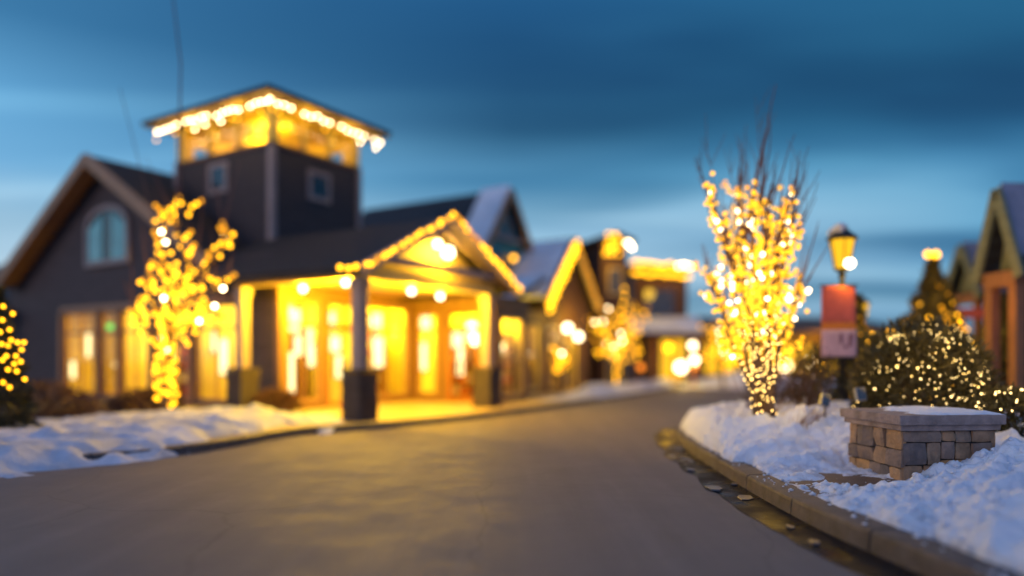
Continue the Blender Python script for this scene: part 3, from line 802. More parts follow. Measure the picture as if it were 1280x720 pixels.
mb = MB(); mb.prism([(.15, .06, 3.37), (4.85, .06, 3.37), (2.5, .06, 4.46)], (0, .05, 0)); mb.build('pediment_wall', 'cream', A)
mb = MB(); mb.bar((.45, -.34, 3.50), (4.55, -.34, 3.50), .12, .16)
mb.bar((.0, -.33, 3.38), (2.5, -.33, 4.44), .1, .12); mb.bar((5.0, -.33, 3.38), (2.5, -.33, 4.44), .1, .12)
mb.build('pediment_truss', 'trim', A)
# --- tower
tx0, tx1, ty0, ty1 = 2.5, 5.95, 5.75, 10.15
mb = MB(); wall(mb, 'y', tx0, .2, ty0, ty1, 3.0, 7.4); wall(mb, 'x', ty0, .2, tx0+.2, tx1, 3.0, 7.4); wall(mb, 'y', tx1-.2, .2, ty0+.2, ty1, 3.0, 7.4); wall(mb, 'x', ty1-.2, .2, tx0+.2, tx1-.2, 3.0, 7.4)
mb.box(tx0+.21, tx1-.21, ty0+.21, ty1-.21, 7.2, 7.3)
mb.build('tower_wall', 'grey_siding', A)
for (x, y) in ((tx0, ty0), (tx1, ty0), (tx0, ty1)):
    MB().box(x-.06 if x == tx0 else x-.12, x+.12 if x == tx0 else x+.06, y-.06 if y == ty0 else y-.12, y+.12 if y == ty0 else y+.06, 3.0, 7.38).build('tower_corner_board', 'trim', A)
mb = MB(); wall(mb, 'y', tx0-.05, .27, ty0-.05, ty1+.05, 7.4, 7.5); wall(mb, 'x', ty0-.05, .27, tx0+.22, tx1+.05, 7.4, 7.5); wall(mb, 'y', tx1-.22, .27, ty0+.22, ty1+.05, 7.4, 7.5); wall(mb, 'x', ty1-.22, .27, tx0+.22, tx1-.22, 7.4, 7.5)
mb.build('tower_sill', 'brown_wood', A)
yo = [(ty0+.25+i*1.32, ty0+.25+i*1.32+1.2) for i in range(3)]; xo = [(tx0+.25+i*1.02, tx0+.25+i*1.02+.9) for i in range(3)]
mb = MB(); wall(mb, 'y', tx0, .14, ty0, ty1, 7.5, 8.6, [(a, b, 7.5, 8.45) for a, b in yo]); wall(mb, 'x', ty0, .14, tx0+.14, tx1, 7.5, 8.6, [(a, b, 7.5, 8.45) for a, b in xo])
wall(mb, 'y', tx1-.14, .14, ty0+.14, ty1, 7.5, 8.6, [(ty0+.6, ty0+1.3, 7.6, 8.1)]); wall(mb, 'x', ty1-.14, .14, tx0+.14, tx1-.14, 7.5, 8.6, [(tx0+.5, tx0+1.2, 7.6, 8.1)])
mb.box(tx0+.15, tx1-.15, ty0+.15, ty1-.15, 8.46, 8.52)
mb.build('lantern_wall', 'lantern_wall', A)
for a, b in yo: window(A, 'y', tx0+.07, a, b, 7.5, 8.45, 'soffit', 1, 1, w=.04, d=.06, name='lantern_window')
for a, b in xo: window(A, 'x', ty0+.07, a, b, 7.5, 8.45, 'soffit', 1, 1, w=.04, d=.06, name='lantern_window')
oh = .72
mb = MB(); x0, x1, y0, y1 = tx0-oh, tx1+oh, ty0-oh, ty1+oh; mx_, my_ = (tx0+tx1)/2, (ty0+ty1)/2
mb.add([(x0, y0, 8.72), (x1, y0, 8.72), (x1, y1, 8.72), (x0, y1, 8.72), (x0, y0, 8.62), (x1, y0, 8.62), (x1, y1, 8.62), (x0, y1, 8.62), (mx_, my_, 9.35)],
       [(0, 1, 8), (1, 2, 8), (2, 3, 8), (3, 0, 8), (0, 4, 5, 1), (1, 5, 6, 2), (2, 6, 7, 3), (3, 7, 4, 0), (4, 7, 6, 5)])
mb.build('tower_roof', 'shingle', A)
mb = MB(); mb.box(x0+.03, x1-.03, y0+.03, y1-.03, 8.57, 8.615); mb.build('tower_soffit', 'soffit', A)
def sq_window(ax, pos, c, z, s=.66):
    mb = MB(); h = s/2
    for (a, b, e, f) in ((-h, -h+.13, -h, h), (h-.13, h, -h, h), (-h+.13, h-.13, -h, -h+.13), (-h+.13, h-.13, h-.13, h)):
        if ax == 'y': mb.box(pos-.05, pos-.002, c+a, c+b, z+e, z+f)
        else: mb.box(c+a, c+b, pos-.05, pos-.002, z+e, z+f)
    f_ = mb.build('small_window', 'trim', A); mb = MB()
    if ax == 'y': mb.box(pos-.03, pos-.004, c-h+.12, c+h-.12, z-h+.12, z+h-.12)
    else: mb.box(c-h+.12, c+h-.12, pos-.03, pos-.004, z-h+.12, z+h-.12)
    mb.build('pane', 'pane_dark', f_)
sq_window('y', tx0, ty0+2.34, 6.75, .9); sq_window('x', ty0, tx0+1.74, 6.55, .9)
# main roof behind the portico, joining the tower
mb = MB(); mb.prism([(5.7, 3.7, 3.25), (12, 3.7, 3.25), (9, 3.7, 5.0)], (0, 6.5, 0)); mb.build('rear_roof', 'shingle', A)

# --- lamps of the portico and rooms
def globe(p, r, label, group, m='lamp', name='ceiling_lamp', cat='lamp', rod=.12, e=0, c=(1, .56, .012)):
    t = thing(name, label, cat, p, 0, group)
    o = bpy.data.objects.new('globe', ico_m(r, m, 2)); col.objects.link(o); o.parent = t
    MB().tube([(0, 0, r*.9), (0, 0, r*.9+rod)], .012, 6).build('stem', 'black_metal', t)
    if e: point(p+Vector((0, -.0, -r-.06)), e, .08, c)
    return t
gl = 'globe lamps under the portico ceiling'
globe(W(.85, 2.65, 3.06), .085, 'small white-hot globe lamp nearest the shop windows under the portico ceiling', gl, e=560)
globe(W(.25, .65, 3.04), .085, 'small white-hot globe lamp beside the portico corner column top', gl, e=560)
globe(W(2.2, .45, 3.0), .085, 'small white-hot globe lamp behind the lit pediment beam', gl, e=560)
globe(W(3.7, .75, 3.0), .085, 'small white-hot globe lamp near the second portico column', gl, e=560)
gl2 = 'bright lamps in the pediment'
globe(W(2.35, -.22, 4.08), .10, 'upper bright lamp glowing in the peak of the portico gable', gl2, e=120)
globe(W(2.75, -.22, 3.93), .15, 'larger bright lamp glowing just below the portico gable peak', gl2, e=120)
# light inside the rooms (fittings are the visible globes)

for (a, b, sx, sy, e) in ((2.4, 5.3, 2, 2.6, 170), (2.4, 8.8, 2, 3, 170), (2.4, 12.6, 2, 3.4, 190), (5.0, 5.1, 2.2, 2.4, 230), (7.0, 2.1, 1.2, 2.4, 240)):
    area(W(a, b, 3.05), e*(2.3 if a < 3 else 1.9), sx, sy, (0, 0, ANG), WARM)
for (a, b, z, e) in ((3.7, 7.2, 8.2, 130), (4.6, 8.8, 8.2, 130)): point(W(a, b, z), e, .2, WARM)
sp = random.Random(4); k = 0
def goods(a, b, ax, w, label, group, seed):
    r_ = random.Random(seed); t = thing('display_shelf', label, 'shelf', W(a, b, .135), ANG, group)
    mb = MB(); hw = w/2; d = .35
    def bx(m_, s0, s1, t0, t1, z0, z1):
        if ax == 'y': m_.box(t0, t1, s0, s1, z0, z1)
        else: m_.box(s0, s1, t0, t1, z0, z1)
    bx(mb, -hw, -hw+.04, -d/2, d/2, 0, 1.9); bx(mb, hw-.04, hw, -d/2, d/2, 0, 1.9)
    for i in range(5): bx(mb, -hw+.04, hw-.04, -d/2, d/2, .1+i*.42, .13+i*.42)
    mb.build('rack', 'brown_wood', t)
    parts = {m_: MB() for m_ in ('book_red', 'book_white', 'book_brown')}
    for i in range(5):
        x = -hw+.06
        while x < hw-.2:
            w2 = r_.uniform(.08, .2); bx(parts[r_.choice(list(parts))], x, x+w2, -.12, .1, .132+i*.42, .132+i*.42+r_.uniform(.12, .3)); x += w2+r_.uniform(.02, .08)
    for i, m_ in enumerate(parts): tag(parts[m_].build('goods', m_, t), kind='stuff')
    return t
gs = 'shelves of goods inside the shop'
goods(1.7, 4.6, 'x', .8, 'goods shelf just inside the first shopfront window beside the left post', gs, 6)
goods(3.1, 5.6, 'x', .9, 'goods shelf seen through the orange door of the shop', gs, 7)
goods(5.6, 4.9, 'y', 1.0, 'goods shelf standing endways behind the wide shopfront window', gs, 8)
goods(2.8, 9.8, 'y', 1.0, 'goods shelf behind the middle window of the gabled wing', gs, 9)
goods(2.8, 8.0, 'y', 1.0, 'goods shelf in the wing window behind the wrapped garden tree', gs, 10)
goods(2.9, 11.3, 'y', .7, 'goods shelf behind the narrow window of the gabled wing', gs, 11)
goods(4.9, 6.2, 'x', 1.7, 'goods shelf at the back of the room behind the orange shop door', gs, 1)
goods(7.5, 2.9, 'y', 1.2, 'goods shelf at the back wall behind the column-side shop window', gs, 2)
goods(7.5, 1.4, 'y', 1.0, 'goods shelf behind the second shop door under the portico', gs, 3)
goods(3.2, 5.9, 'y', 1.2, 'goods shelf behind the window left of the portico post', gs, 4)
goods(3.2, 12.8, 'y', 1.5, 'goods shelf behind the wide window of the gabled wing', gs, 5)
gp_ = 'hanging lamps inside the shop'
for (a, b, z, r, lb) in ((2.0, 4.6, 2.55, .17, 'white lamp hanging behind the first shopfront window near the left post'), (3.3, 5.4, 1.9, .2, 'low white lamp hanging behind the orange shop door'), (4.9, 4.6, 2.5, .2, 'white lamp hanging high behind the wide shopfront window'),
                         (5.1, 5.2, 1.7, .22, 'large low white lamp behind the wide shopfront window'), (6.7, 3.0, 2.35, .2, 'white lamp hanging high just right of the portico corner column'), (6.9, 2.0, 2.3, .2, 'white lamp hanging above the second shop door'),
                         (7.0, 1.5, 1.7, .16, 'low white lamp hanging inside the second shop door'), (6.6, 1.6, 2.0, .22, 'large white lamp filling the top of the second shop door'), (7.1, 1.15, 1.75, .15, 'white lamp in the end window beside the second portico column'), (2.0, 5.6, 2.1, .17, 'white lamp hanging behind the window left of the portico post'),
                         (2.1, 6.2, 1.5, .16, 'low white lamp hanging behind the window left of the portico post'), (2.0, 8.0, 1.9, .15, 'white lamp in the wing window behind the wrapped tree'), (2.0, 9.8, 1.5, .1, 'small white lamp in the middle window of the gabled wing'), (2.0, 12.6, 1.2, .1, 'small white lamp low in the wide window of the gabled wing')):
    globe(W(a, b, z), r, lb, gp_, name='pendant_lamp', rod=3.1-z-r)
def panel(a, b, z, w_, h_, ax, label):
    t = thing('lit_display_panel', label, 'lit panel', W(a, b, z), ANG, 'lit display panels inside the shop')
    if ax == 'x': MB().box(-w_/2-.04, w_/2+.04, -.03, .03, -h_/2-.04, h_/2+.04).build('case', 'brown_wood', t); MB().box(-w_/2, w_/2, -.04, -.031, -h_/2, h_/2).build('screen', 'panel', t)
    else: MB().box(-.03, .03, -w_/2-.04, w_/2+.04, -h_/2-.04, h_/2+.04).build('case', 'brown_wood', t); MB().box(-.04, -.031, -w_/2, w_/2, -h_/2, h_/2).build('screen', 'panel', t)
def on_plane(px, py, ax, off_):          # where the sight line meets the plane of that row of panels
    d = Vector(((px-640)/F, 1, (YH-py)/F)); o_ = CAM-C0; n_ = U if ax == 'y' else V
    t = (off_-o_.dot(n_))/d.dot(n_); p = CAM+d*t; q = L(p); return q, p.y/F/abs(d.normalized().dot(n_))**.5
for ax, off_, px, py, w_, h_, lb in (
    ('x', 4.05, 366, 400, 18, 24, 'square white panel high behind the first shopfront pane by the left post'),
    ('x', 4.0, 362, 466, 10, 44, 'tall white panel low behind the first shopfront pane by the left post'),
    ('x', 4.1, 372, 432, 10, 22, 'middle-height panel behind the first shopfront pane by the left post'),
    ('x', 4.2, 386, 428, 7, 30, 'thin upright panel behind the orange shop door'),
    ('x', 4.1, 407, 402, 24, 20, 'square panel high in the wide shopfront window'),
    ('x', 4.0, 410, 430, 32, 16, 'broad flat panel across the middle of the wide shopfront window'),
    ('x', 4.2, 388, 445, 8, 22, 'small upright panel at the left of the wide shopfront window'),
    ('x', 4.1, 424, 458, 12, 24, 'low upright panel at the right of the wide shopfront window'),
    ('x', 4.1, 472, 440, 14, 30, 'tall panel just right of the portico corner column'),
    ('x', 4.2, 470, 403, 14, 18, 'high panel just right of the portico corner column'),
    ('y', 6.45, 533, 405, 12, 16, 'small high panel left of the second shop door'),
    ('y', 6.5, 530, 446, 8, 30, 'narrow low panel left of the second shop door'),
    ('y', 6.4, 573, 424, 14, 18, 'wide panel at the top of the second shop door'),
    ('y', 6.45, 577, 452, 9, 30, 'narrow panel low in the second shop door'),
    ('y', 1.5, 270, 428, 8, 18, 'small panel in the window left of the portico post'),
    ('y', 1.55, 281, 446, 11, 34, 'tall panel in the window left of the portico post'),
    ('y', 1.6, 163, 440, 5, 40, 'thin tall panel in the middle window of the gabled wing'),
    ('y', 1.6, 112, 430, 6, 22, 'small panel at the right side of the wide wing window'),
    ('y', 1.6, 92, 462, 8, 14, 'lowest small panel in the wide wing window')):
    q, sc2 = on_plane(px, py, ax, off_); panel(q.x, q.y, q.z, w_*sc2, h_*sc2, ax, lb)
globe(W(1.6, 12.3, 2.4), .09, 'small green lamp inside the wide window of the gabled wing', None, 'green_lamp', 'signal_lamp', rod=.55)

# --- strings on the main building
def rake_string(pts, n, r, m, hot=.0, hotm='bulb_hot', jit=.02):
    pts = [Vector(p) for p in pts]; seg = [(b-a).length for a, b in zip(pts, pts[1:])]; tot = sum(seg); out = []
    for i in range(n):
        s = tot*(i+.5)/n; k = 0
        while s > seg[k]: s -= seg[k]; k += 1
        p = pts[k].lerp(pts[k+1], s/seg[k]); p = p+Vector((rnd.uniform(-jit, jit), rnd.uniform(-jit, jit), rnd.uniform(-jit, jit)))
        out.append((p, r, hotm if rnd.random() < hot else m))
    return out
gr = 'festive light strings on the buildings'
b = rake_string([W(-.5, -.62, 3.22), W(2.5, -.62, 4.76), W(5.5, -.62, 3.22)], 52, .052, 'bulb_gold', .34, 'bulb_dim', jit=.03)
light_string('double string of golden bulbs along both slopes of the entrance portico gable', b, [[x[0] for x in b]], gr)
b = rake_string([W(-.55, .1, 3.22), W(-.5, -.5, 3.22)], 3, .06, 'bulb_gold')
light_string('three golden bulbs at the eave corner above the portico column', b, [[x[0] for x in b]], gr)
# tower: groups of warm white bulbs hung under the eaves
b = []
for side in ('y', 'x'):
    for s in np.arange(-.55, 4.4+.55 if side == 'y' else 3.45+.55, .24):
        if (int((s+1)/1.45) != int((s+1.2)/1.45)) : continue
        z = 8.40-rnd.uniform(0, .1)
        b.append((W(tx0-.60, ty0+s, z) if side == 'y' else W(tx0+s, ty0-.60, z), .042, 'bulb_hot'))
        if rnd.random() < .35: b.append(((W(tx0-.58, ty0+s+.08, z-.22)) if side == 'y' else W(tx0+s+.08, ty0-.58, z-.22), .04, 'bulb_gold' if rnd.random() < .5 else 'bulb_hot'))
light_string('string of warm white bulbs hung under the eaves of the lookout tower', b, [[W(tx0-.6, ty1+.5, 8.5), W(tx0-.6, ty0-.6, 8.5), W(tx1+.5, ty0-.6, 8.5)]], gr)
for (a_, b_) in ((tx0-.35, ty0+1), (tx0-.35, ty0+3.2), (tx0+1, ty0-.35), (tx0+2.7, ty0-.35)): point(W(a_, b_, 8.3), 10, .15, WARM)

# ================================================================== TEAL GABLE SHOP
T = thing('teal_gable_shop', 'steep teal gabled shop with round gable ornament rising behind the portico', 'building', C0, ANG)
ca = 12.1; cb = 3.85
mb = MB(); mb.prism([(ca-1.75, cb+.35, 0), (ca+1.75, cb+.35, 0), (ca+1.75, cb+.35, 5.1), (ca, cb+.35, 7.5), (ca-1.75, cb+.35, 5.1)], (0, 7, 0)); mb.build('wall', 'teal_siding', T)
mb = MB()
for poly, d in gable_roof('y', ca, (cb, cb+7.5), 2.1, 7.85, 4.95, .14): mb.prism(poly, d)
mb.build('roof', 'shingle_blue', T)
mb = MB(); mb.prism([(ca-.05, cb-.01, 7.85+.01), (ca-2.1, cb-.01, 4.96), (ca-2.1, cb-.01, 5.06), (ca-.05, cb-.01, 7.97)], (0, 1.3, 0)); mb.build('roof_snow', 'snow_roof', T)
mb = barges(MB(), 'y', ca, cb-.04, 2.12, 7.76, 4.86, .08, .24); mb.build('barge_board', 'barge', T)
mb = MB(); n_ = 20
for k in range(n_):
    a0, a1 = 2*math.pi*k/n_, 2*math.pi*(k+1)/n_
    mb.prism([(ca+r_*math.cos(t_), cb+.24, 6.35+r_*math.sin(t_)) for r_, t_ in ((.35, a0), (.35, a1), (.47, a1), (.47, a0))], (0, .1, 0))
mb.bar((ca-1.1, cb+.15, 5.95), (ca+1.1, cb+.15, 5.95), .1, .14); mb.build('gable_ornament', 'trim', T)
window(T, 'x', cb+.3, ca-.5, ca+.5, 4.3, 5.3, 'trim', 2, 1, 'pane_dark')
o = globe(W(ca+.35, cb+.1, 5.25), .1, 'small amber lamp on the teal gable wall', None, 'bulb_gold', 'wall_lamp', rod=.05)

# ================================================================== SNOWY PENT-ROOF SHOP
S = thing('pent_roof_shop', 'low shop with snow covered lean-to roof beside the portico', 'building', C0, ANG)
mb = MB(); op = [(2.5, 3.1, .3, 2.6), (3.2, 4.0, .3, 2.6)]
wall(mb, 'y', 9.5, .16, 2.2, 4.2, 0, 3.1, op); wall(mb, 'x', 2.2, .14, 9.66, 11.7, 0, 3.1, [(9.9, 11.4, .3, 2.6)]); mb.box(11.4, 11.5, 2.5, 4.0, 0, 3.1)
mb.build('wall', 'shop_wall', S)
window(S, 'x', 2.26, 9.9, 11.4, .3, 2.6, 'cream', 2, 2)
for a, b_, c_, d_ in op: window(S, 'y', 9.56, a, b_, c_, d_, 'cream', 2, 2)
mb = MB(); mb.add([(9.0, 2.0, 3.15), (11.6, 2.0, 4.2), (11.6, 4.0, 4.2), (9.0, 4.0, 3.15), (9.0, 2.0, 3.27), (11.6, 2.0, 4.32), (11.6, 4.0, 4.32), (9.0, 4.0, 3.27)], [(0, 1, 2, 3), (4, 7, 6, 5), (0, 4, 5, 1), (1, 5, 6, 2), (2, 6, 7, 3), (3, 7, 4, 0)])
mb.build('roof', 'shingle', S)
mb = MB(); mb.add([(9.02, 2.03, 3.285), (11.58, 2.03, 4.325), (11.58, 3.95, 4.325), (9.02, 3.95, 3.285), (9.02, 2.03, 3.4), (11.58, 2.03, 4.46), (11.58, 3.95, 4.46), (9.02, 3.95, 3.4)], [(0, 1, 2, 3), (4, 7, 6, 5), (0, 4, 5, 1), (1, 5, 6, 2), (2, 6, 7, 3), (3, 7, 4, 0)])
mb.build('roof_snow', 'snow_roof', S)
point(W(10.4, 3.2, 2.4), 260, .2, WARM)
globe(W(10.5, 2.9, 1.6), .17, 'round white lamp in the window of the pent-roof shop', None, name='pendant_lamp', rod=1.3)
b = []
for y_ in (3.05, ):
    for z_ in np.arange(.3, 2.7, .22): b.append((W(9.4, 2.1, z_), .05, 'bulb_gold'))
light_string('short upright string of golden bulbs on the corner of the pent-roof shop', b, [[W(9.41, 2.11, .3), W(9.41, 2.11, 2.8)]], gr)

# ================================================================== SECOND LIT GABLE SHOP
B = thing('lit_gable_shop', 'brown gabled shop with glowing string lights on its steep gable', 'building', C0, ANG)
ca, cb = 13.98, 2.15
mb = MB(); op = [(ca-1.5, ca-.5, .3, 2.6), (ca-.3, ca+.9, .14, 2.6)]
wall(mb, 'x', cb+.3, .16, ca-1.9, ca+1.9, 0, 3.6, op); mb.box(ca-1.9, ca-1.74, cb+.46, cb+5, 0, 3.6); mb.box(ca+1.74, ca+1.9, cb+.46, cb+5, 0, 3.6); mb.box(ca-1.74, ca+1.74, cb+3, cb+3.1, 0, 3.6)
mb.prism([(ca-1.9, cb+.3, 3.6), (ca+1.9, cb+.3, 3.6), (ca, cb+.3, 5.7)], (0, .16, 0)); mb.build('wall', 'brown_siding', B)
for a, b_, c_, d_ in op: window(B, 'x', cb+.36, a, b_, c_, d_, 'cream', 2, 1, transom=2.1)
mb = MB()
for poly, d in gable_roof('y', ca, (cb, cb+5), 2.2, 6.0, 3.5, .14): mb.prism(poly, d)
mb.build('roof', 'shingle', B)
mb = MB()
mb.prism([(ca-.1, cb+.1, 5.95), (ca-2.15, cb+.1, 3.6), (ca-2.15, cb+.1, 3.7), (ca-.1, cb+.1, 6.02)], (0, 4.6, 0)); mb.build('roof_snow', 'snow_roof', B)
mb = barges(MB(), 'y', ca, cb-.04, 2.2, 5.9, 3.42, .08, .24); mb.build('barge_board', 'cream', B)
point(W(ca, cb+1.6, 2.4), 400, .2, WARM); point(W(ca, cb-.5, 2.9), 120, .1, WARM)
globe(W(ca-.7, cb-.1, 2.55), .16, 'bright white lamp over the shop window below the lit gable', None, name='wall_lamp', rod=.1)
globe(W(ca+.2, cb-.1, 2.25), .15, 'bright white lamp over the shop door below the lit gable', None, name='wall_lamp', rod=.1)
b = rake_string([W(ca-2.3, cb-.15, 3.3), W(ca, cb-.15, 5.95)], 30, .07, 'bulb_gold', jit=.06)
b += [(p+Vector((.02, -.02, -.22)), r, m) for p, r, m in b]
light_string('thick double string of golden bulbs on the nearer slope of the second gable', b, [[x[0] for x in b[:30]]], gr)
b = rake_string([W(ca, cb-.15, 5.95), W(ca+2.3, cb-.15, 3.3)], 26, .045, 'bulb_dim', jit=.03)
light_string('thin dim string of bulbs on the farther slope of the second gable', b, [[x[0] for x in b]], gr)

# dark roofed hall behind
Dh = thing('dark_roof_hall', 'dark hall with flat black roof edge behind the second gable', 'building', P(700, 448, 34).xy.to_3d(), ANG)
mb = MB(); mb.box(-2.2, 4.0, 0, 5, 0, 6.3); mb.build('wall', 'brown_siding', Dh)
mb = MB(); mb.prism([(-2.5, -.4, 6.3), (4.3, -.4, 6.3), (4.3, -.4, 6.5), (1, -.4, 7.2), (-2.5, -.4, 6.5)], (0, 6, 0)); mb.build('roof', 'shingle', Dh)

# tall narrow brown building with lit top
def box_building(name, label, px0, px1, d, ztop, m, rm='shingle', over=.3, depth=4, z0=0, rot=R(20), peak=.5):
    p = P(px0, YH, d); p.z = 0; q = P(px1, YH, d); w = (q.x-p.x)
    t = thing(name, label, 'building', p, rot)
    MB().box(0, w, 0, depth, z0, ztop).build('wall', m, t)
    MB().prism([(-over, -over, ztop+.002), (w+over, -over, ztop+.002), (w+over, -over, ztop+.16), (w/2, -over, ztop+.16+peak), (-over, -over, ztop+.16)], (0, depth+2*over, 0)).build('roof', rm, t)
    return t, w
t1, w1 = box_building('tall_brown_house', 'tall narrow brown house with lights at its roof corner', 752, 788, 31.5, 6.5, 'brown_siding', peak=.3)
window(t1, 'x', -.05, .3, w1-.3, 4.2, 5.4, 'cream', 1, 1, 'pane_dark')
window(t1, 'x', -.05, .2, w1-.2, .3, 2.4, 'cream', 1, 1, 'pane_dark')
b = []
for k in range(22):
    b.append((P(765+rnd.uniform(-9, 9), 305+rnd.uniform(-13, 14), 31.0), .075, 'bulb_gold'))
for k in range(5): b.append((P(786+rnd.uniform(-4, 4), 307+rnd.uniform(-4, 4), 31.0), .07, 'bulb_hot'))
light_string('bunched golden bulbs wrapped round the roof corner of the tall brown house', b, [[x[0] for x in b]], gr)
point(P(765, 330, 30.6), 60, .2, WARM)
t2, w2 = box_building('flat_roof_house', 'dark flat-roofed house with golden lights along its eave', 792, 858, 36, 5.9, 'brown_siding', 'brown_wood', .35, 6, rot=R(-4), peak=0)
window(t2, 'x', -.05, .5, w2-.6, 2.9, 4.9, 'brown_wood', 3, 1, 'pane_dark')
mb = MB(); mb.prism([(-.3, -1.4, 2.5), (w2+.5, -1.4, 2.5), (w2+.5, -.02, 3.2), (-.3, -.02, 3.2)], (0, 0, .12)); mb.build('porch_roof', 'shingle', t2)
mb = MB(); mb.prism([(-.3, -1.4, 2.625), (w2+.5, -1.4, 2.625), (w2+.5, -.02, 3.325), (-.3, -.02, 3.325)], (0, 0, .16)); mb.build('roof_snow', 'snow_roof', t2)
mb = MB()
for k in range(4): mb.box(-.1+k*(w2+.2)/3-.06, -.1+k*(w2+.2)/3+.06, -1.32, -1.2, 0, 2.5)
mb.build('porch_post', 'orange_wood', t2)
window(t2, 'x', -.06, 1.3, w2-.1, .3, 2.4, 'cream', 2, 1, 'lamp_y')
b = []
for row, (y0, y1) in enumerate(((328, 333), (340, 346))):
    for k in range(22):
        t = k/21; b.append((P(792+t*70, y0+(y1-y0)*t+rnd.uniform(-2, 2), 35.2), .085, 'bulb_hot' if (row == 0 and t > .75 and k % 2) else 'bulb_gold'))
light_string('broad band of golden bulbs along the eave of the flat-roofed house', b, [[x[0] for x in b[:22]], [x[0] for x in b[22:]]], gr)
point(P(820, 360, 34.3), 60, .3, WARM)
gl3 = 'lamps on the porch of the flat-roofed house'
for (px, py, r, m, lb) in ((851, 459, .26, 'lamp', 'largest white lamp on the porch of the flat-roofed house'), (836, 435, .2, 'bulb_gold', 'golden lamp at the left of the porch of the flat-roofed house'), (866, 432, .16, 'lamp', 'upper white lamp on the porch of the flat-roofed house'), (868, 450, .18, 'lamp', 'white lamp right of the largest porch lamp')):
    globe(P(px, py, 34.4), r, lb, gl3, m, rod=max(.05, 2.55-P(px, py, 34.4).z-r*.9), e=25)
globe(P(801, 459, 30), .13, 'small deep orange lamp near the pavement between two far shops', None, 'red_lamp', 'post_lamp', rod=.0)

# row of far shops behind the right tree
FR = thing('far_shop_row', 'long low far row of dark-roofed shops with lit yellow fronts', 'building', P(872, YH, 46).xy.to_3d(), R(4))
mb = MB(); mb.box(0, 12, 0, 6, 0, 2.9); mb.build('wall', 'shop_wall', FR)
mb = MB(); mb.box(-.5, 12.5, -1.0, 6.5, 2.9, 3.15); mb.prism([(-.4, -.9, 3.152), (12.4, -.9, 3.152), (11.5, 2.5, 4.2), (.5, 2.5, 4.2)], (0, .1, 0)); mb.build('roof', 'brown_wood', FR)
for k in range(9): window(FR, 'x', -.06, .4+k*1.28, 1.4+k*1.28, .3, 2.3, 'orange_wood', 2, 1, 'lamp_y')
for k in range(4): point(FR.location+Vector((1.5+3*k, -.9, 2.5)), 90, .2, WARM)
F2 = thing('far_dark_hall', 'far dark hall with broad low roof behind the street lamp', 'building', P(985, YH, 60).xy.to_3d(), 0)
MB().box(0, 9, 0, 6, 0, 3.6).build('wall', 'brown_wood', F2)
MB().prism([(-.5, -.5, 3.6), (9.5, -.5, 3.6), (9.5, -.5, 3.9), (4.5, -.5, 4.9), (-.5, -.5, 3.9)], (0, 7, 0)).build('roof', 'shingle_blue', F2)
gl4 = 'round lamps along the far shop row'
for k, (px, py, r) in enumerate(((905, 462, .14), (925, 452, .12), (945, 468, .14), (982, 457, .28), (1012, 452, .18), (1030, 458, .14), (1000, 470, .12))):
    globe(P(px, py, 44.2), r, ['', '', '', 'largest round lamp of the far shop row just right of the wrapped tree', '', '', ''][k] or 'small round lamp glowing before the far shop row', gl4, 'lamp' if r > .15 else 'bulb_gold', name='street_globe', rod=.1)

# ================================================================== RIGHT: TIMBER BUILDINGS
def timber_gable(name, label, px, d, zpk, half, rise, depth, rz, wm='green_siding'):
    p = P(px, YH, d); p.z = 0
    t = thing(name, label, 'building', p, rz)
    mb = MB(); mb.prism([(-half+.12, .25, zpk-rise), (half-.12, .25, zpk-rise), (0, .25, zpk-.2)], (0, .1, 0)); mb.build('gable_wall', wm, t)
    mb = MB()
    for poly, dd in gable_roof('y', 0, (0, depth), half+.15, zpk, zpk-rise-.15, .1): mb.prism(poly, dd)
    mb.build('roof', 'shingle_blue', t)
    mb = MB()
    for poly, dd in gable_roof('y', 0, (.05, depth-.1), half+.1, zpk+.10, zpk-rise-.02, .09): mb.prism(poly, dd)
    mb.build('roof_snow', 'frost_roof', t)
    barges(MB(), 'y', 0, -.04, half+.17, zpk-.04, zpk-rise-.22, .07, .2).build('barge_board', 'green_siding', t)
    mb = MB(); mb.box(-half, half, .0, .22, zpk-rise-.36, zpk-rise-.08); mb.build('beam', 'post_wood', t)
    for s in (-1, 1):
        MB().box(s*(half-.1)-.1, s*(half-.1)+.1, .02, .2, .1, zpk-rise-.365).build('post', 'post_wood', t, bevel=.01)
    MB().box(-half+.1, half-.1, 1.2, depth-.3, 0, zpk-rise).build('wall', 'brown_wood', t)
    return t
E1 = timber_gable('timber_entrance', 'timber shop entrance with steep green gable and orange lit posts', 1248, 13.5, 4.6, .42, 1.5, 5, R(-88))
window(E1, 'x', 1.14, -.4, .4, .3, 2.3, 'orange_wood', 2, 1, 'pane_dark')
E2 = timber_gable('timber_kiosk', 'smaller timber kiosk with narrow green gable beyond the timber entrance', 1202, 20, 4.55, .62, 1.3, 3.5, R(-88))
E3 = thing('long_timber_shop', 'long brown timber shop with snowy roof behind the steep green gable', 'building', P(1272, YH, 16).xy.to_3d(), R(-38))
MB().box(0, 9, 0, 6, 0, 4.3).build('wall', 'brown_siding', E3)
MB().prism([(-.3, -.6, 4.3), (9.3, -.6, 4.3), (9.3, 3, 5.6), (-.3, 3, 5.6)], (0, 0, .14)).build('roof', 'shingle_blue', E3)
MB().prism([(-.28, -.55, 4.445), (9.3, -.55, 4.445), (9.3, 3, 5.745), (-.28, 3, 5.745)], (0, 0, .12)).build('roof_snow', 'frost_roof', E3)
for k in range(3): window(E3, 'x', -.05, .4+k*2, 1.6+k*2, .5, 2.4, 'orange_wood', 2, 1, 'pane')
point(E1.location+Vector((-.7, -.4, 2.3)), 18, .1, (1, .42, .06))
MB_ = MB().box(-.35, .35, 0, .04, 0, .28)
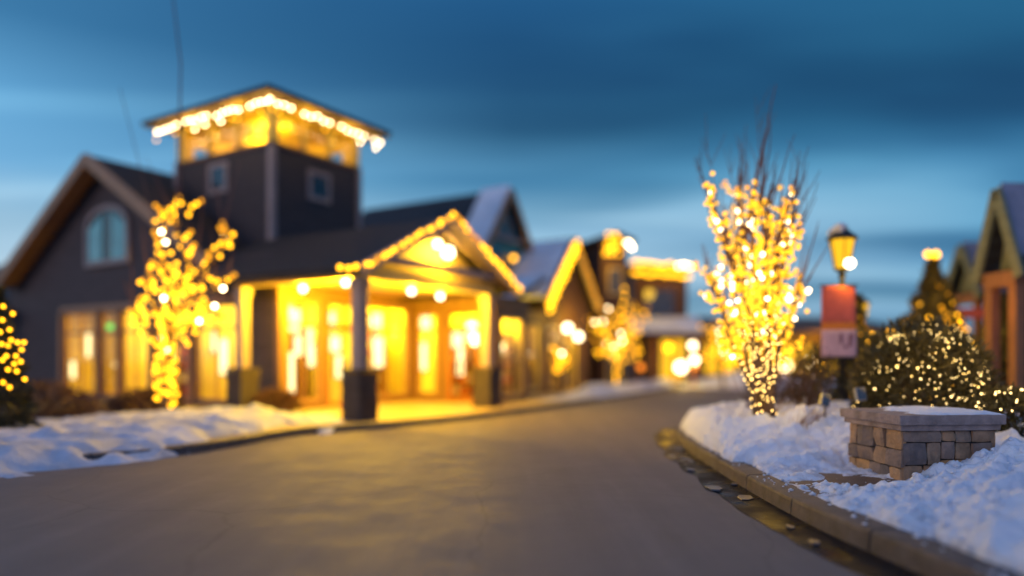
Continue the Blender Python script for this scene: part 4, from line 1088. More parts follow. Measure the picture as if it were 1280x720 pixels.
o = MB_.build('shop_sign', 'red_cloth', None); o.location = P(1214, 398, 19); o.rotation_euler = (0, 0, R(-20)); tag(o, 'small plain red sign board under the narrow green gable', 'sign')

# ================================================================== STREET LAMPS AND BANNER
def lamp_post(label, x, y, z0, ztop, s=1.0, lit=True):
    t = thing('street_lamp', label, 'street lamp', (x, y, z0), .3, 'cast street lamps')
    h = ztop-z0
    mb = MB(); mb.lathe((0, 0, 0), [(.11*s, 0), (.11*s, .25), (.075*s, .32), (.07*s, .6), (.045*s, .68), (.038*s, h-.78*s), (.06*s, h-.74*s), (.03*s, h-.70*s)], 14)
    mb.build('post', 'black_metal', t, smooth=False)
    b0 = h-.70*s
    mb = MB()
    mb.lathe((0, 0, b0), [(.05*s, 0), (.11*s, .03*s), (.11*s, .05*s), (.04*s, .055*s)], 6)
    for k in range(6):
        a = 2*math.pi*k/6; c_, s_ = math.cos(a), math.sin(a)
        mb.bar((.11*s*c_, .11*s*s_, b0+.05*s), (.19*s*c_, .19*s*s_, b0+.48*s), .014, .014)
    mb.build('lantern_cage', 'black_metal', t)
    MB().lathe((0, 0, b0), [(.10*s, .056*s), (.178*s, .475*s), (.02*s, .48*s)], 6).build('lantern_glass', 'lamp_y', t)
    mb = MB().lathe((0, 0, b0), [(.22*s, .485*s), (.225*s, .51*s), (.10*s, .62*s), (.03*s, .66*s), (.03*s, .70*s), (.008*s, .74*s)], 12)
    mb.build('lantern_cap', 'black_metal', t)
    return t
lamp_post('black street lamp with snow on its lantern and a banner below', 5.50, 12.0, .30, 3.62, 1.12)
sm = MB(); rs = random.Random(2)
for _ in range(14): blob(sm, Vector((5.50-.08+rs.uniform(-.09, .09), 11.98+rs.uniform(-.09, .09), 3.50+rs.uniform(0, .10))), .085, rs)
tag(sm.build('snow_cap', 'snow', smooth=True), 'lump of snow resting on top of the nearer street lamp', 'snow', kind='stuff')
globe(P(1062, 329, 11.75), .085, 'white-hot bulb globe hanging at the lower side of the street lamp lantern', None, name='lantern_bulb', rod=.05, e=20)
lamp_post('smaller plain street lamp farther behind the banner', 8.76, 18, .25, 2.95, .85)
point((8.7, 17.7, 2.5), 15, .1, WARM)
# banner
bn = thing('street_banner', 'hanging street banner, red above orange stripe above pale pink', 'banner', (5.42, 11.92, 0), R(-4))
def cloth(x0, x1, z0, z1, m, name, yo_=0):
    mb = MB(); nx_, nz_ = 10, 12; vs = []; fs = []
    for j in range(nz_+1):
        for i in range(nx_+1):
            x = x0+(x1-x0)*i/nx_; z = z0+(z1-z0)*j/nz_
            y = -.05+yo_+.02*math.sin(x*9+z*2.1)
            vs.append((x, y, z))
    for j in range(nz_):
        for i in range(nx_):
            q = j*(nx_+1)+i; fs.append((q, q+1, q+nx_+2, q+nx_+1))
    mb.add(vs, fs); o = mb.build(name, m, bn, smooth=True)
    md = o.modifiers.new('s', 'SOLIDIFY'); md.thickness = .004; return o
zt = P(0, 358, 11.92).z; zb = P(0, 446, 11.92).z
cloth(-.30, .25, zt-.60, zt, 'red_cloth', 'red_field'); cloth(-.30, .25, zt-.72, zt-.60, 'orange_cloth', 'orange_stripe'); cloth(-.30, .25, zb, zt-.72, 'pink_cloth', 'pink_field')
for q, (xx, zz, ww, hh_) in enumerate(((-.02, .86, .05, .16), (.12, .90, .06, .2), (.16, .82, .04, .1), (.05, 1.0, .05, .06))):
    cloth(xx, xx+ww, zt-zz-hh_*.5, zt-zz+hh_*.5, 'dark_cloth', 'print', -.006)
for z_ in (zt+.015, zb-.015):
    MB().tube([(-.34, -.05, z_), (.28, -.05, z_)], .014, 8).build('rod', 'black_metal', bn)

# ================================================================== PLANTS
def polyline_curve(a, b, bend, n=9, r_=rnd):
    a = Vector(a); b = Vector(b); off_ = Vector((r_.uniform(-1, 1), r_.uniform(-1, 1), 0))*bend; out = []
    for i in range(n+1):
        t = i/n; p = a.lerp(b, t)+off_*math.sin(math.pi*t)
        p += Vector((r_.uniform(-1, 1), r_.uniform(-1, 1), 0))*bend*.12*(t*(1-t)*4)
        out.append(p)
    return out
def wrap(pts, r, pitch, step, per, rj, material, size, jitter=.01, start=0., hot=0., hotm='bulb_hot', rr_=rnd):
    """bulbs on a wire spiralling round a limb"""
    out = []; wire = []; ph = rr_.uniform(0, 6)
    for a, b in zip(pts, pts[1:]):
        L_ = (b-a).length; d = (b-a).normalized(); x = d.orthogonal().normalized(); y = d.cross(x)
        n_ = max(1, int(L_/step))
        for i in range(n_):
            t = i/n_; ph += 2*math.pi*step/pitch
            rr2 = r+rr_.uniform(0, rj)
            p = a.lerp(b, t)+x*(rr2*math.cos(ph))+y*(rr2*math.sin(ph)); wire.append(p)
            if rr_.random() < per:
                out.append((p+Vector((rr_.uniform(-jitter, jitter),)*3), size*rr_.uniform(.85, 1.15), hotm if rr_.random() < hot else material))
    return out, wire
def quant(bl):
    return [(p, round(r, 3), m) for p, r, m in bl]

# --- right wrapped tree (multi-stemmed)
rt = random.Random(8)
base = Vector((3.41, 9.75, .62))
tr = thing('wrapped_tree', 'bare multi-stem tree wrapped in dense lights rising from the snow', 'tree', base)
tops = [(893, 262), (905, 300), (921, 250), (938, 262), (950, 245), (962, 255), (980, 258), (990, 285), (972, 300), (925, 320), (1000, 360), (884, 350)]
trunk = MB(); tw = MB(); stems = []
for i, (px, py) in enumerate(tops):
    dd = rt.uniform(10.2, 12.0)
    top = P(px, py, dd); b0 = base+Vector((rt.uniform(-.12, .12), rt.uniform(-.12, .12), 0))
    mid = b0.lerp(top, .45); mid.x = b0.x+(top.x-b0.x)*.34; mid.y = b0.y+(top.y-b0.y)*.4
    pts = []
    for k in range(13):
        t = k/12; p = b0*(1-t)**2+mid*2*t*(1-t)+top*t*t
        p += Vector((noise.noise(Vector((i*3.1, t*3, 0))), noise.noise(Vector((i*3.1, t*3, 9))), 0))*.07
        pts.append(p)
    stems.append(pts); trunk.tube([p-base for p in pts], [.032*(1-k/14)+.004 for k in range(13)], 6)
trunk.build('trunk', 'bark', tr, smooth=True)
branches = []
for pts in stems:
    for q in range(10):
        k = rt.randint(5, 12); p = pts[k]; d = (pts[k]-pts[k-1]).normalized()
        v = (d+Vector((rt.uniform(-1, 1), rt.uniform(-1, 1), rt.uniform(-.2, .6)))*.95).normalized(); ln = rt.uniform(.25, .62)
        br = [p+v*(ln*t/4)+Vector((0, 0, .05*(t/4)**2)) for t in range(5)]; branches.append(br)
        tw.tube([x-base for x in br], [.009, .007, .006, .004, .003], 4)
    # fine bare shoots above the lights
    for q in range(9):
        p = pts[rt.randint(8, 12)]
        v = Vector((rt.uniform(-.30, .30)+(p.x-3.41)*.45, rt.uniform(-.3, .3), 1)).normalized(); ln = rt.uniform(.4, 1.35)
        tw.tube([p+v*(ln*t/5)+Vector((noise.noise(p*3+Vector((t, q, 0)))*.05, 0, 0))-base for t in range(6)], [.016, .014, .012, .009, .006, .004], 4)
for (px, py, r0) in ((969, 105, .032), (962, 150, .02), (925, 170, .018), (905, 185, .014), (1003, 190, .014), (866, 200, .012), (945, 120, .014), (880, 170, .010), (1015, 230, .01), (935, 200, .02)):
    st = stems[rt.choice([2, 3, 4, 5])] if 900 < px < 1000 else stems[0 if px < 900 else 7]
    a = st[9]; bq = P(px, py, 11.3+rt.uniform(-.2, .6)); pts = [a.lerp(bq, t/8)+Vector((noise.noise(Vector((px, t*.6, 0)))*.05, 0, 0)) for t in range(9)]
    tw.tube([x-base for x in pts], [r0*(1-t/10) for t in range(9)], 5)
    for q in range(5):
        p = pts[rt.randint(2, 7)]; v = Vector((rt.uniform(-.5, .5), rt.uniform(-.4, .4), 1)).normalized(); ln = rt.uniform(.2, .6)
        tw.tube([p+v*(ln*t/3)-base for t in range(4)], [.006, .005, .004, .002], 4)
tw.build('twigs', 'twig', tr)
bl, wires = [], []
for i, pts in enumerate(stems):
    a, w = wrap(pts[:7], .028, .09, .028, .62, .015, 'bulb_mini', .0085, rr_=rt, hot=.0); bl += a; wires.append(w)
light_string('dense mini lights wound round the lower stems of the multi-stem tree', quant(bl), wires, 'lights wound on trees', wr=.002)
bl, wires = [], []
for i, pts in enumerate(stems):
    a, w = wrap(pts[5:], .06, .16, .048, .95, .13, 'bulb_gold', .023, .03, rr_=rt, hot=.07); bl += a; wires.append(w)
for br in branches:
    for p in br[1:]+[br[2].lerp(br[3], .5), br[3].lerp(br[4], .5)]:
        if rt.random() < .85: bl.append((p+Vector((rt.uniform(-.06, .06), rt.uniform(-.04, .04), rt.uniform(-.06, .06))), .022, 'bulb_hot' if rt.random() < .09 else ('bulb_gold' if rt.random() < .6 else 'bulb_dim')))
light_string('larger golden and white bulbs crowding the crown of the multi-stem tree', [(p, .037, {'bulb_gold': 'bulb_crown', 'bulb_hot': 'bulb_crown_hot'}.get(m, m)) for p, r, m in bl], wires, 'lights wound on trees', wr=.002)
for z_, e_ in ((.95, 3), (1.5, 7), (2.3, 26), (3.0, 30)): point((3.42+(z_-.9)*.12, 9.5+(z_-.9)*.4, z_), e_, .25, WARM)

# --- left wrapped tree
lb = P(210, 508, 14.66)
tl = thing('wrapped_garden_tree', 'bare garden tree with golden lights round its trunk and limbs before the gabled wing', 'tree', Vector((lb.x, lb.y, .2)))
limbs = [[(210, 512), (208, 470), (211, 430), (213, 400), (214, 368)], [(214, 368), (206, 330), (197, 296), (205, 272), (220, 262), (238, 262)], [(214, 372), (234, 335), (228, 308), (222, 285)],
         [(214, 370), (246, 345), (268, 322), (280, 300), (288, 288)], [(213, 396), (240, 372), (264, 362), (284, 350)], [(211, 405), (190, 372), (185, 345)], [(210, 432), (186, 416), (166, 384)], [(213, 418), (238, 400), (262, 388), (280, 396)], [(214, 372), (236, 352), (196, 338)], [(210, 440), (228, 420), (247, 395)]]
tm = MB(); twl = MB(); bl = []; wires = []; rl = random.Random(12); LO = Vector((lb.x, lb.y, .2)); base_pts = {}
for i, lm in enumerate(limbs):
    pts = []; dd0 = 14.66; ddk = 0 if i == 0 else rl.uniform(-.14, .14)
    for k, (px, py) in enumerate(lm): pts.append(P(px, py, 14.66+ddk*k))
    fine = []
    for a, b_ in zip(pts, pts[1:]):
        for t in range(4): fine.append(a.lerp(b_, t/4))
    fine.append(pts[-1])
    r0 = .10 if i == 0 else .045
    if i == 0:
        for q in range(46): bl.append((LO+Vector((rl.uniform(-.22, .22), -.12+rl.uniform(-.05, .05), rl.uniform(.25, 2.2))), .048, 'bulb_gold' if rl.random() < .7 else 'bulb_dim'))
    tm.tube([p-LO for p in fine], [r0*(1-.5*t/len(fine)) for t in range(len(fine))], 8)
    a, w = wrap(fine, .10 if i == 0 else .07, .22, .065, .8, .11, 'bulb_gold', .036, .03, rr_=rl, hot=.09); bl += a; wires.append(w)
    for q in range(5):
        p = fine[rl.randint(len(fine)//3, len(fine)-1)]; v = Vector((rl.uniform(-.6, .6), rl.uniform(-.4, .4), rl.uniform(.2, 1))).normalized(); ln = rl.uniform(.2, .4)
        twl.tube([p+v*(ln*t/3)-LO for t in range(4)], [.012, .009, .006, .004], 4)
        for t in (1, 2, 3):
            if i > 0: bl.append((p+v*(ln*t/3), .05, 'bulb_dim' if rl.random() < .6 else 'bulb_gold'))
    for q in range(4):
        p = fine[rl.randint(len(fine)//2, len(fine)-1)]; v = Vector((rl.uniform(-.5, .5), rl.uniform(-.3, .3), 1)).normalized(); ln = rl.uniform(.5, 1.4)
        twl.tube([p+v*(ln*t/4)-LO for t in range(5)], [.012, .010, .008, .006, .003], 4)
for (p0, p1, r0) in (((222, 285), (226, 80), .045), ((226, 80), (212, -40), .03), ((197, 296), (150, 110), .018), ((268, 322), (300, 200), .02), ((245, 345), (262, 170), .02), ((280, 300), (268, 215), .02)):
    a = P(*p0, 14.6); b_ = P(*p1, 14.8)
    twl.tube([a.lerp(b_, t/6)-LO for t in range(7)], [r0*.55*(1-t/16) for t in range(7)], 5)
tm.build('trunk', 'bark', tl, smooth=True); twl.build('branches', 'twig', tl)
light_string('large golden bulbs wound round the trunk and limbs of the garden tree', quant([(p, .048, m) for p, r, m in bl]), wires, 'lights wound on trees')
for z_, e_ in ((1.0, 10), (2.2, 14), (3.6, 12)): point((lb.x+.2, lb.y-.25, z_), e_, .3, WARM)

def bush(name, label, c, rad, n, leaf, m, cat, group=None, seed=1, squash=1., cone=False, stemr=.03):
    r_ = random.Random(seed); t = thing(name, label, cat, (c[0], c[1], c[2]), 0, group)
    mb = MB(); rx, ry, rz_ = rad
    for i in range(n):
        if cone:
            h_ = r_.random()**1.4; rr2 = (1-h_)*(.75+.35*abs(math.sin(h_*24))); a = r_.uniform(0, 2*math.pi); q = rr2*math.sqrt(r_.uniform(.25, 1))
            p = Vector((rx*q*math.cos(a), ry*q*math.sin(a), rz_*h_))
        else:
            v = Vector((r_.gauss(0, 1), r_.gauss(0, 1), r_.gauss(0, 1))).normalized()
            k = r_.uniform(.55, 1)**.6*(1+.20*noise.noise(v*2.4+Vector((seed, 0, 0)))+.1*noise.noise(v*6+Vector((seed, 0, 0)))); v = v*k
            if v.z < -.55: continue
            p = Vector((v.x*rx, v.y*ry, (v.z+.55)/1.55*rz_))
        d = (p-Vector((0, 0, rz_*.3))).normalized()*.6+Vector((r_.uniform(-1, 1), r_.uniform(-1, 1), r_.uniform(-.3, 1)))*.7; d.normalize()
        x = d.orthogonal().normalized(); x = Matrix.Rotation(r_.uniform(0, 6.28), 3, d) @ x; s = leaf*r_.uniform(.6, 1.4)
        mb.add([p-x*s*.16, p+x*s*.16, p+d*s+x*s*.05, p+d*s-x*s*.05], [(0, 1, 2, 3)])
    mb.build('foliage', m, t)
    st = MB()
    for k in range(1 if cone else 7):
        a = r_.uniform(0, 6.28); e_ = Vector((0, 0, rz_*.95)) if cone else Vector((rx*.6*math.cos(a), ry*.6*math.sin(a), rz_*.75))
        st.tube([(0, 0, -.15), e_*.5, e_], [stemr, stemr*.7, stemr*.2], 6)
    st.build('stems', 'bark', t)
    return t
# big lit bush behind the pillar
bc = (5.56, 9.75, .42)
bush('lit_bush', 'wide rounded evergreen bush dotted with tiny lights behind the stone pillar', bc, (.84, .85, 1.46), 15000, .085, 'needle', 'bush', seed=3)
rb = random.Random(9); bl = []; wires = []
for k in range(58):
    a = rb.uniform(-math.pi, 0.15); w = []; sl = rb.uniform(-.12, .12)
    for j in range(9):
        ph = min(1.3, max(.02, (j/8)*1.0+.05+rb.uniform(-.16, .16))); v = Vector((math.cos(a)*math.cos(ph), math.sin(a)*math.cos(ph), math.sin(ph)))
        a += sl+rb.uniform(-.14, .14)
        p = Vector((bc[0]+v.x*.87*rb.uniform(.94, 1.06), bc[1]+v.y*.88*rb.uniform(.94, 1.05), bc[2]+(v.z+.0)*1.44*rb.uniform(.97, 1.04)+.06)); w.append(p)
        if rb.random() < .8: bl.append((p, .0055 if rb.random() < .85 else .010, 'bulb_bush' if rb.random() < .6 else 'bulb_mini'))
    wires.append(w)
light_string('tiny scattered lights netted over the rounded evergreen bush', quant(bl), wires, None, wr=.0015)
point((bc[0]-.5, bc[1]-1.15, 1.5), 9, .3, WARM); point((bc[0]+.5, bc[1]-1.15, 1.6), 9, .3, WARM)
# back row of bigger lights
bl = []
for (px, py) in ((1090, 417), (1107, 413), (1118, 412), (1132, 415), (1146, 425), (1151, 415), (1159, 415), (1170, 418), (1172, 421), (1190, 432), (1203, 425), (1214, 427), (1204, 435), (1085, 428), (1167, 439), (1220, 436), (1188, 410), (1200, 402)):
    bl.append((P(px, py, 11.6+rb.uniform(-.1, .3)), .028, 'bulb_gold'))
light_string('loose row of larger golden bulbs above the back of the rounded bush', bl, [[x[0] for x in sorted(bl, key=lambda q: q[0].x)]], None)
bush('back_hedge', 'dark evergreen hedge standing behind the rounded lit bush', (6.1, 12.4, .3), (1.35, .7, 1.55), 7000, .10, 'needle_dark', 'hedge', seed=14)
bush('left_shrub', 'small golden lit conifer at the left of the big lit bush', (6.35, 13.2, .3), (.55, .5, 2.2), 4000, .10, 'needle', 'conifer', 'conifers behind the lit bush', seed=4, cone=True)['category'] = 'conifer'
ct = bush('spruce_tree', 'tallest spruce with two orange bulbs at its tip behind the lit bush', (9.35, 16, .3), (1.35, 1.2, 3.2), 16000, .15, 'needle', 'tree', 'conifers behind the lit bush', seed=5, cone=True, stemr=.07)
bush('round_spruce', 'dark spruce filling the gap between the tallest spruce and the timber entrance', (10.3, 15.2, .3), (.9, .9, 2.3), 7000, .14, 'needle_dark', 'conifer', 'conifers behind the lit bush', seed=15, cone=True, stemr=.06)
bl = [(P(1160, 318, 15.9), .085, 'bulb_gold'), (P(1170, 318, 15.9), .09, 'bulb_gold')]
for k in range(110):
    h_ = rb.random()**1.2; a = rb.uniform(-math.pi, .1); rr2 = (1-h_)*1.35; bl.append((Vector((9.35+rr2*math.cos(a), 16+rr2*math.sin(a), .5+2.9*h_)), .038, 'bulb_dim' if k % 3 else 'bulb_gold'))
light_string('sparse bulbs on the tallest spruce with two large orange ones at the tip', bl, [[x[0] for x in sorted(bl, key=lambda q: q[0].z)]], None)
point((9.3, 14.5, 1.9), 45, .2, WARM); point((6.3, 12.4, 1.9), 10, .2, WARM); point((9.4, 15.0, 3.0), 10, .2, WARM)
bl = []
for k in range(40):
    h_ = rb.random(); a = rb.uniform(-math.pi, .1); rr2 = (1-h_)*.52; bl.append((Vector((6.35+rr2*math.cos(a), 13.2+rr2*math.sin(a), .5+2.0*h_)), .016, 'bulb_dim'))
light_string('faint golden bulbs on the small conifer beside the banner', bl, [[x[0] for x in sorted(bl, key=lambda q: q[0].z)]], None)
# low juniper at the right edge
jz = .45
bush('low_juniper', 'low spreading juniper with lights beside the right side of the stone pillar', (6.25, 8.9, jz), (.75, .6, .55), 6000, .08, 'needle', 'bush', seed=6)
bl = []
for k in range(45):
    a = rb.uniform(-math.pi, .2); ph = rb.uniform(.1, 1.4); bl.append((Vector((6.25+.76*math.cos(a)*math.cos(ph), 8.9+.62*math.sin(a)*math.cos(ph), jz+.1+.5*math.sin(ph))), .009, 'bulb_bush'))
light_string('small lights strung over the low juniper beside the pillar', bl, [[x[0] for x in sorted(bl, key=lambda q: q[0].x)]], None, wr=.0015)
point((5.9, 8.2, 1.2), 2, .2, WARM)
# dark twiggy shrub between tree and bush
sh = thing('bare_shrub', 'dark bare twiggy shrub between the wrapped tree and the bush', 'shrub', (4.15, 10.9, .5)); mb = MB(); rs = random.Random(31)
for k in range(170):
    a = rs.uniform(0, 6.28); v = Vector((math.cos(a)*rs.uniform(.1, .8), math.sin(a)*rs.uniform(.1, .8), 1)).normalized(); ln = rs.uniform(.3, .85); x0 = rs.uniform(-.55, .55)
    mb.tube([Vector((x0, rs.uniform(-.2, .2), 0))+v*(ln*t/3)+Vector((0, 0, .03*t*t)) for t in range(4)], [.008, .006, .004, .002], 4)
mb.build('stems', 'dry_leaf', sh)
def grass_clump(x, y, z, n, h, label, sp=.12):
    t = thing('dry_grass', label, 'dry grass', (x, y, z), 0, 'dry grass tufts in the snow'); mb = MB(); r_ = random.Random(int(x*100))
    for k in range(n):
        bx_ = Vector((r_.gauss(0, sp*.4), r_.gauss(0, sp*.4), -.05)); v = Vector((r_.gauss(.35, .4), r_.gauss(0, .35), 1)).normalized(); ln = h*r_.uniform(.5, 1.2)
        mb.tube([bx_+v*(ln*t/4)+Vector((.12*ln*(t/4)**2, 0, -.06*ln*(t/4)**2)) for t in range(5)], [.0045, .004, .003, .002, .001], 4)
    mb.build('stalks', 'straw', t)
grass_clump(3.75, 9.3, snow_at(3.75, 9.3), 26, .30, 'dry straw tuft leaning out of the snow right beside the wrapped tree', .16)
grass_clump(3.95, 9.5, snow_at(3.95, 9.5), 18, .26, 'thin dry straw tuft in the snow before the bare shrub', .14)
grass_clump(3.58, 9.9, snow_at(3.58, 9.9), 14, .34, 'upright dry straw tuft behind the stems of the wrapped tree', .12)
# small metal fittings in the snow
def floodlight(px, py, d, label, tilt, w=.10, h=.16):
    p = P(px, py, d); zs = snow_at(p.x, p.y); hz = p.z-zs; t = thing('ground_floodlight', label, 'floodlight', (p.x, p.y, zs), 0, 'floodlights in the snow')
    m_ = Matrix.Translation((0, 0, hz)) @ Matrix.Rotation(tilt, 4, 'Y') @ Matrix.Rotation(R(-12), 4, 'X')
    MB().box(-w/2, w/2, -.04, .04, -h/2, h/2, m_).build('housing', 'grey_metal', t, bevel=.012)
    MB().box(-w/2+.012, w/2-.012, -.048, -.041, -h/2+.012, h/2-.012, m_).build('lens', 'pane_dark', t)
    MB().tube([(0, 0, -.1), (0, 0, hz-h*.3)], .012, 8).build('stake', 'black_metal', t)
floodlight(1031, 500, 9.6, 'flat grey floodlight tilted on the snow left of the banner pole', R(18), .12, .18)
floodlight(1075, 493, 9.3, 'upright grey floodlight standing at the back corner of the stone pillar', R(-4), .13, .17)
# left hedges on the mulch
for (x, y, rx, h_, lb_, sd) in ((-10.2, 15.4, 1.3, .75, 'dark rust-brown leafless hedge under the wide wing window', 41), (-12.6, 15.0, 1.5, .8, 'dark leafless hedge at the far left of the garden bed', 42), (-8.3, 16.4, .8, .55, 'small dark leafless shrub beside the garden tree', 43), (-5.7, 17.3, .55, .5, 'small brown shrub before the window beside the portico post', 44)):
    bush('garden_shrub', lb_, (x, y, .12), (rx, .7, h_), 3500, .10, 'dry_leaf', 'shrub', 'leafless shrubs in the garden bed', seed=sd)
# far-left lit shrub
cl = P(8, 460, 11.5); cl.z = .15
bush('lit_garden_conifer', 'conifer with golden bulbs cut by the left edge of the view', (cl.x-.12, cl.y, .15), (.62, .5, 2.3), 5000, .11, 'needle_dark', 'conifer', seed=51, cone=True)
bl = []
for (px, py) in ((4, 383), (3, 400), (12, 412), (16, 392), (2, 430), (10, 432), (22, 428), (27, 437), (14, 425), (3, 450), (20, 445), (26, 452), (10, 462), (21, 464), (31, 474), (4, 478), (12, 484), (0, 415), (18, 455), (-6, 440), (30, 428), (8, 445)):
    bl.append((P(px, py, 10.9+rb.uniform(-.1, .1)), .032, 'bulb_gold'))
light_string('golden bulbs scattered on the conifer at the left edge', bl, [[x[0] for x in bl]], None)
# small wrapped tree in front of the far shops
fb = P(771, 480, 29); fb.z = .1
ft = thing('small_lit_tree', 'small round-crowned tree thick with golden lights before the far shops', 'tree', fb); mb = MB(); rf_ = random.Random(77); bl = []  # noqa
mb.tube([(0, 0, 0), (.05, 0, .9), (0, 0, 1.8), (.05, 0, 2.6)], [.09, .075, .06, .04], 8)
for k in range(34):
    a = rf_.uniform(0, 6.28); z_ = rf_.uniform(1.1, 2.6); e_ = Vector((math.cos(a)*rf_.uniform(.6, 1.3), math.sin(a)*rf_.uniform(.4, 1.1), z_+rf_.uniform(.1, 1.1)))
    pts = [Vector((0, 0, z_)).lerp(e_, t/4) for t in range(5)]; mb.tube(pts, [.025, .02, .015, .01, .005], 4)
    for p in pts[1:]+[pts[2].lerp(pts[3], .5), pts[3].lerp(pts[4], .5)]: bl.append((fb+p+Vector((rf_.uniform(-.1, .1), rf_.uniform(-.1, .1), rf_.uniform(-.1, .1))), .05, 'bulb_hot' if rf_.random() < .05 else ('bulb_gold' if rf_.random() < .55 else 'bulb_dim')))
for z_ in np.arange(.2, 1.9, .11): bl.append((fb+Vector((rf_.uniform(-.1, .1), -.12, z_)), .05, 'bulb_gold'))
for z_ in np.arange(2.6, 4.2, .3): bl.append((fb+Vector((.25+rf_.uniform(-.22, .22)*(4.6-z_)/1.8, -.12, z_)), .062, 'bulb_gold'))
mb.build('trunk', 'bark', ft)
light_string('golden bulbs crowding the small round-crowned tree before the far shops', bl, [[x[0] for x in bl[:40]]], 'lights wound on trees')
point(fb+Vector((0, -.9, 2.2)), 50, .3, WARM)

def far_tree(px, d, hgt, rad, n, label, lab2, seed):
    q_ = P(px, YH, d); q_.z = 0; t = thing('far_lit_tree', label, 'tree', q_, 0, 'lit trees along the far street'); mb = MB(); r_ = random.Random(seed); bl = []
    mb.tube([(0, 0, 0), (.04, 0, hgt*.45), (0, 0, hgt*.9)], [.09, .06, .02], 8)
    for k in range(n):
        a = r_.uniform(0, 6.28); z_ = hgt*r_.uniform(.3, .7); e_ = Vector((math.cos(a)*rad*r_.uniform(.4, 1), math.sin(a)*rad*r_.uniform(.4, 1), z_+hgt*r_.uniform(.05, .35)))
        pts = [Vector((0, 0, z_)).lerp(e_, t_/4) for t_ in range(5)]; mb.tube(pts, [.025, .02, .015, .01, .005], 4)
        for p in pts[1:]: bl.append((q_+p+Vector((r_.uniform(-.1, .1),)*3), .06, 'bulb_hot' if r_.random() < .05 else ('bulb_gold' if r_.random() < .6 else 'bulb_dim')))
    mb.build('trunk', 'bark', t)
    light_string(lab2, bl, [[x[0] for x in bl[:20]]], 'lights wound on trees')
far_tree(903, 33, 3.2, 1.2, 26, 'golden lit tree just left of the multi-stem tree across the street', 'bulbs on the golden tree just left of the multi-stem tree', 5)
far_tree(975, 36, 2.4, 1.0, 16, 'low golden lit tree between the multi-stem tree and the banner', 'bulbs on the low golden tree between multi-stem tree and banner', 6)
far_tree(700, 26.2, 2.3, .4, 8, 'slim lit sapling before the window under the second lit gable', 'bulbs on the slim sapling under the second lit gable', 7)

# ================================================================== WORLD, SUN, CAMERA
w = bpy.data.worlds.new('World'); sc.world = w; w.use_nodes = True; nt = w.node_tree; nt.nodes.clear()
out = N(nt, 'ShaderNodeOutputWorld'); bg = N(nt, 'ShaderNodeBackground'); nt.links.new(bg.outputs[0], out.inputs[0])
tc = N(nt, 'ShaderNodeTexCoord'); sep = N(nt, 'ShaderNodeSeparateXYZ'); nt.links.new(tc.outputs['Generated'], sep.inputs[0])
def math_(op, a, b=None, c=None, clamp=False):
    n_ = N(nt, 'ShaderNodeMath', operation=op); n_.use_clamp = clamp
    for i, v in enumerate((a, b, c)):
        if v is None: continue
        if isinstance(v, (int, float)): n_.inputs[i].default_value = v
        else: nt.links.new(v, n_.inputs[i])
    return n_.outputs[0]
def mixc(f, a, b, mode='MIX'):
    n_ = N(nt, 'ShaderNodeMix', data_type='RGBA', blend_type=mode)
    if isinstance(f, (int, float)): n_.inputs[0].default_value = f
    else: nt.links.new(f, n_.inputs[0])
    for i, v in ((6, a), (7, b)):
        if isinstance(v, tuple): n_.inputs[i].default_value = (*v, 1)
        else: nt.links.new(v, n_.inputs[i])
    return n_.outputs[2]
x_, y_, z_ = sep.outputs
zc = math_('MAXIMUM', z_, 0.0)
# left (afterglow) - right (night) across the sky
az = math_('ARCTAN2', x_, y_)                                  # 0 ahead, negative to the left
side = math_('MULTIPLY_ADD', az, 1/1.3, .5, clamp=True)         # 0 at the left, 1 at the right
clear_l = ramp(nt, zc, [(0, (.50, .62, .72)), (.16, (.36, .58, .76)), (.22, (.19, .47, .76)), (.29, (.145, .42, .72)), (.37, (.05, .21, .42)), (.5, (.025, .13, .30)), (1, (.05, .12, .26))])
clear_r = ramp(nt, zc, [(0, (.05, .22, .42)), (.12, (.032, .19, .39)), (.21, (.05, .22, .42)), (.28, (.016, .12, .26)), (.45, (.010, .10, .23)), (1, (.03, .10, .2))])
mid_c = ramp(nt, zc, [(0, (.42, .60, .72)), (.18, (.27, .50, .70)), (.235, (.085, .28, .50)), (.30, (.026, .12, .25)), (.44, (.016, .11, .27)), (1, (.04, .10, .22))])
s1 = math_('MULTIPLY', side, 2.0, clamp=True); s2 = math_('MULTIPLY_ADD', side, 2.0, -1.0, clamp=True)
base_c = mixc(s2, mixc(s1, clear_l, mid_c), clear_r)
# cloud layer on a plane high above, streaked by the wind
zd = math_('ADD', zc, .09)
cx = math_('DIVIDE', x_, zd); cy = math_('DIVIDE', y_, zd)
cmb = N(nt, 'ShaderNodeCombineXYZ'); nt.links.new(cx, cmb.inputs[0]); nt.links.new(cy, cmb.inputs[1])
mp = N(nt, 'ShaderNodeMapping'); mp.inputs['Rotation'].default_value = (0, 0, R(-46)); mp.inputs['Scale'].default_value = (.25, .75, 1); mp.inputs['Location'].default_value = (.35, 1.1, 0)
nt.links.new(cmb.outputs[0], mp.inputs[0])
n1 = N(nt, 'ShaderNodeTexNoise', i_Scale=1.0, i_Detail=3.5, i_Roughness=.5, i_Distortion=.35); nt.links.new(mp.outputs[0], n1.inputs['Vector'])
cf = N(nt, 'ShaderNodeMapRange', interpolation_type='SMOOTHSTEP'); cf.inputs[1].default_value = .42; cf.inputs[2].default_value = .58
nt.links.new(n1.outputs[0], cf.inputs[0])
gpl = math_('ADD', math_('SUBTRACT', z_, math_('MULTIPLY', x_, .104)), math_('MULTIPLY', y_, -.235))
n2 = N(nt, 'ShaderNodeTexNoise', i_Scale=2.2, i_Detail=3.); nt.links.new(mp.outputs[0], n2.inputs['Vector'])
gpn = math_('ADD', gpl, math_('MULTIPLY_ADD', n2.outputs[0], .10, -.05))
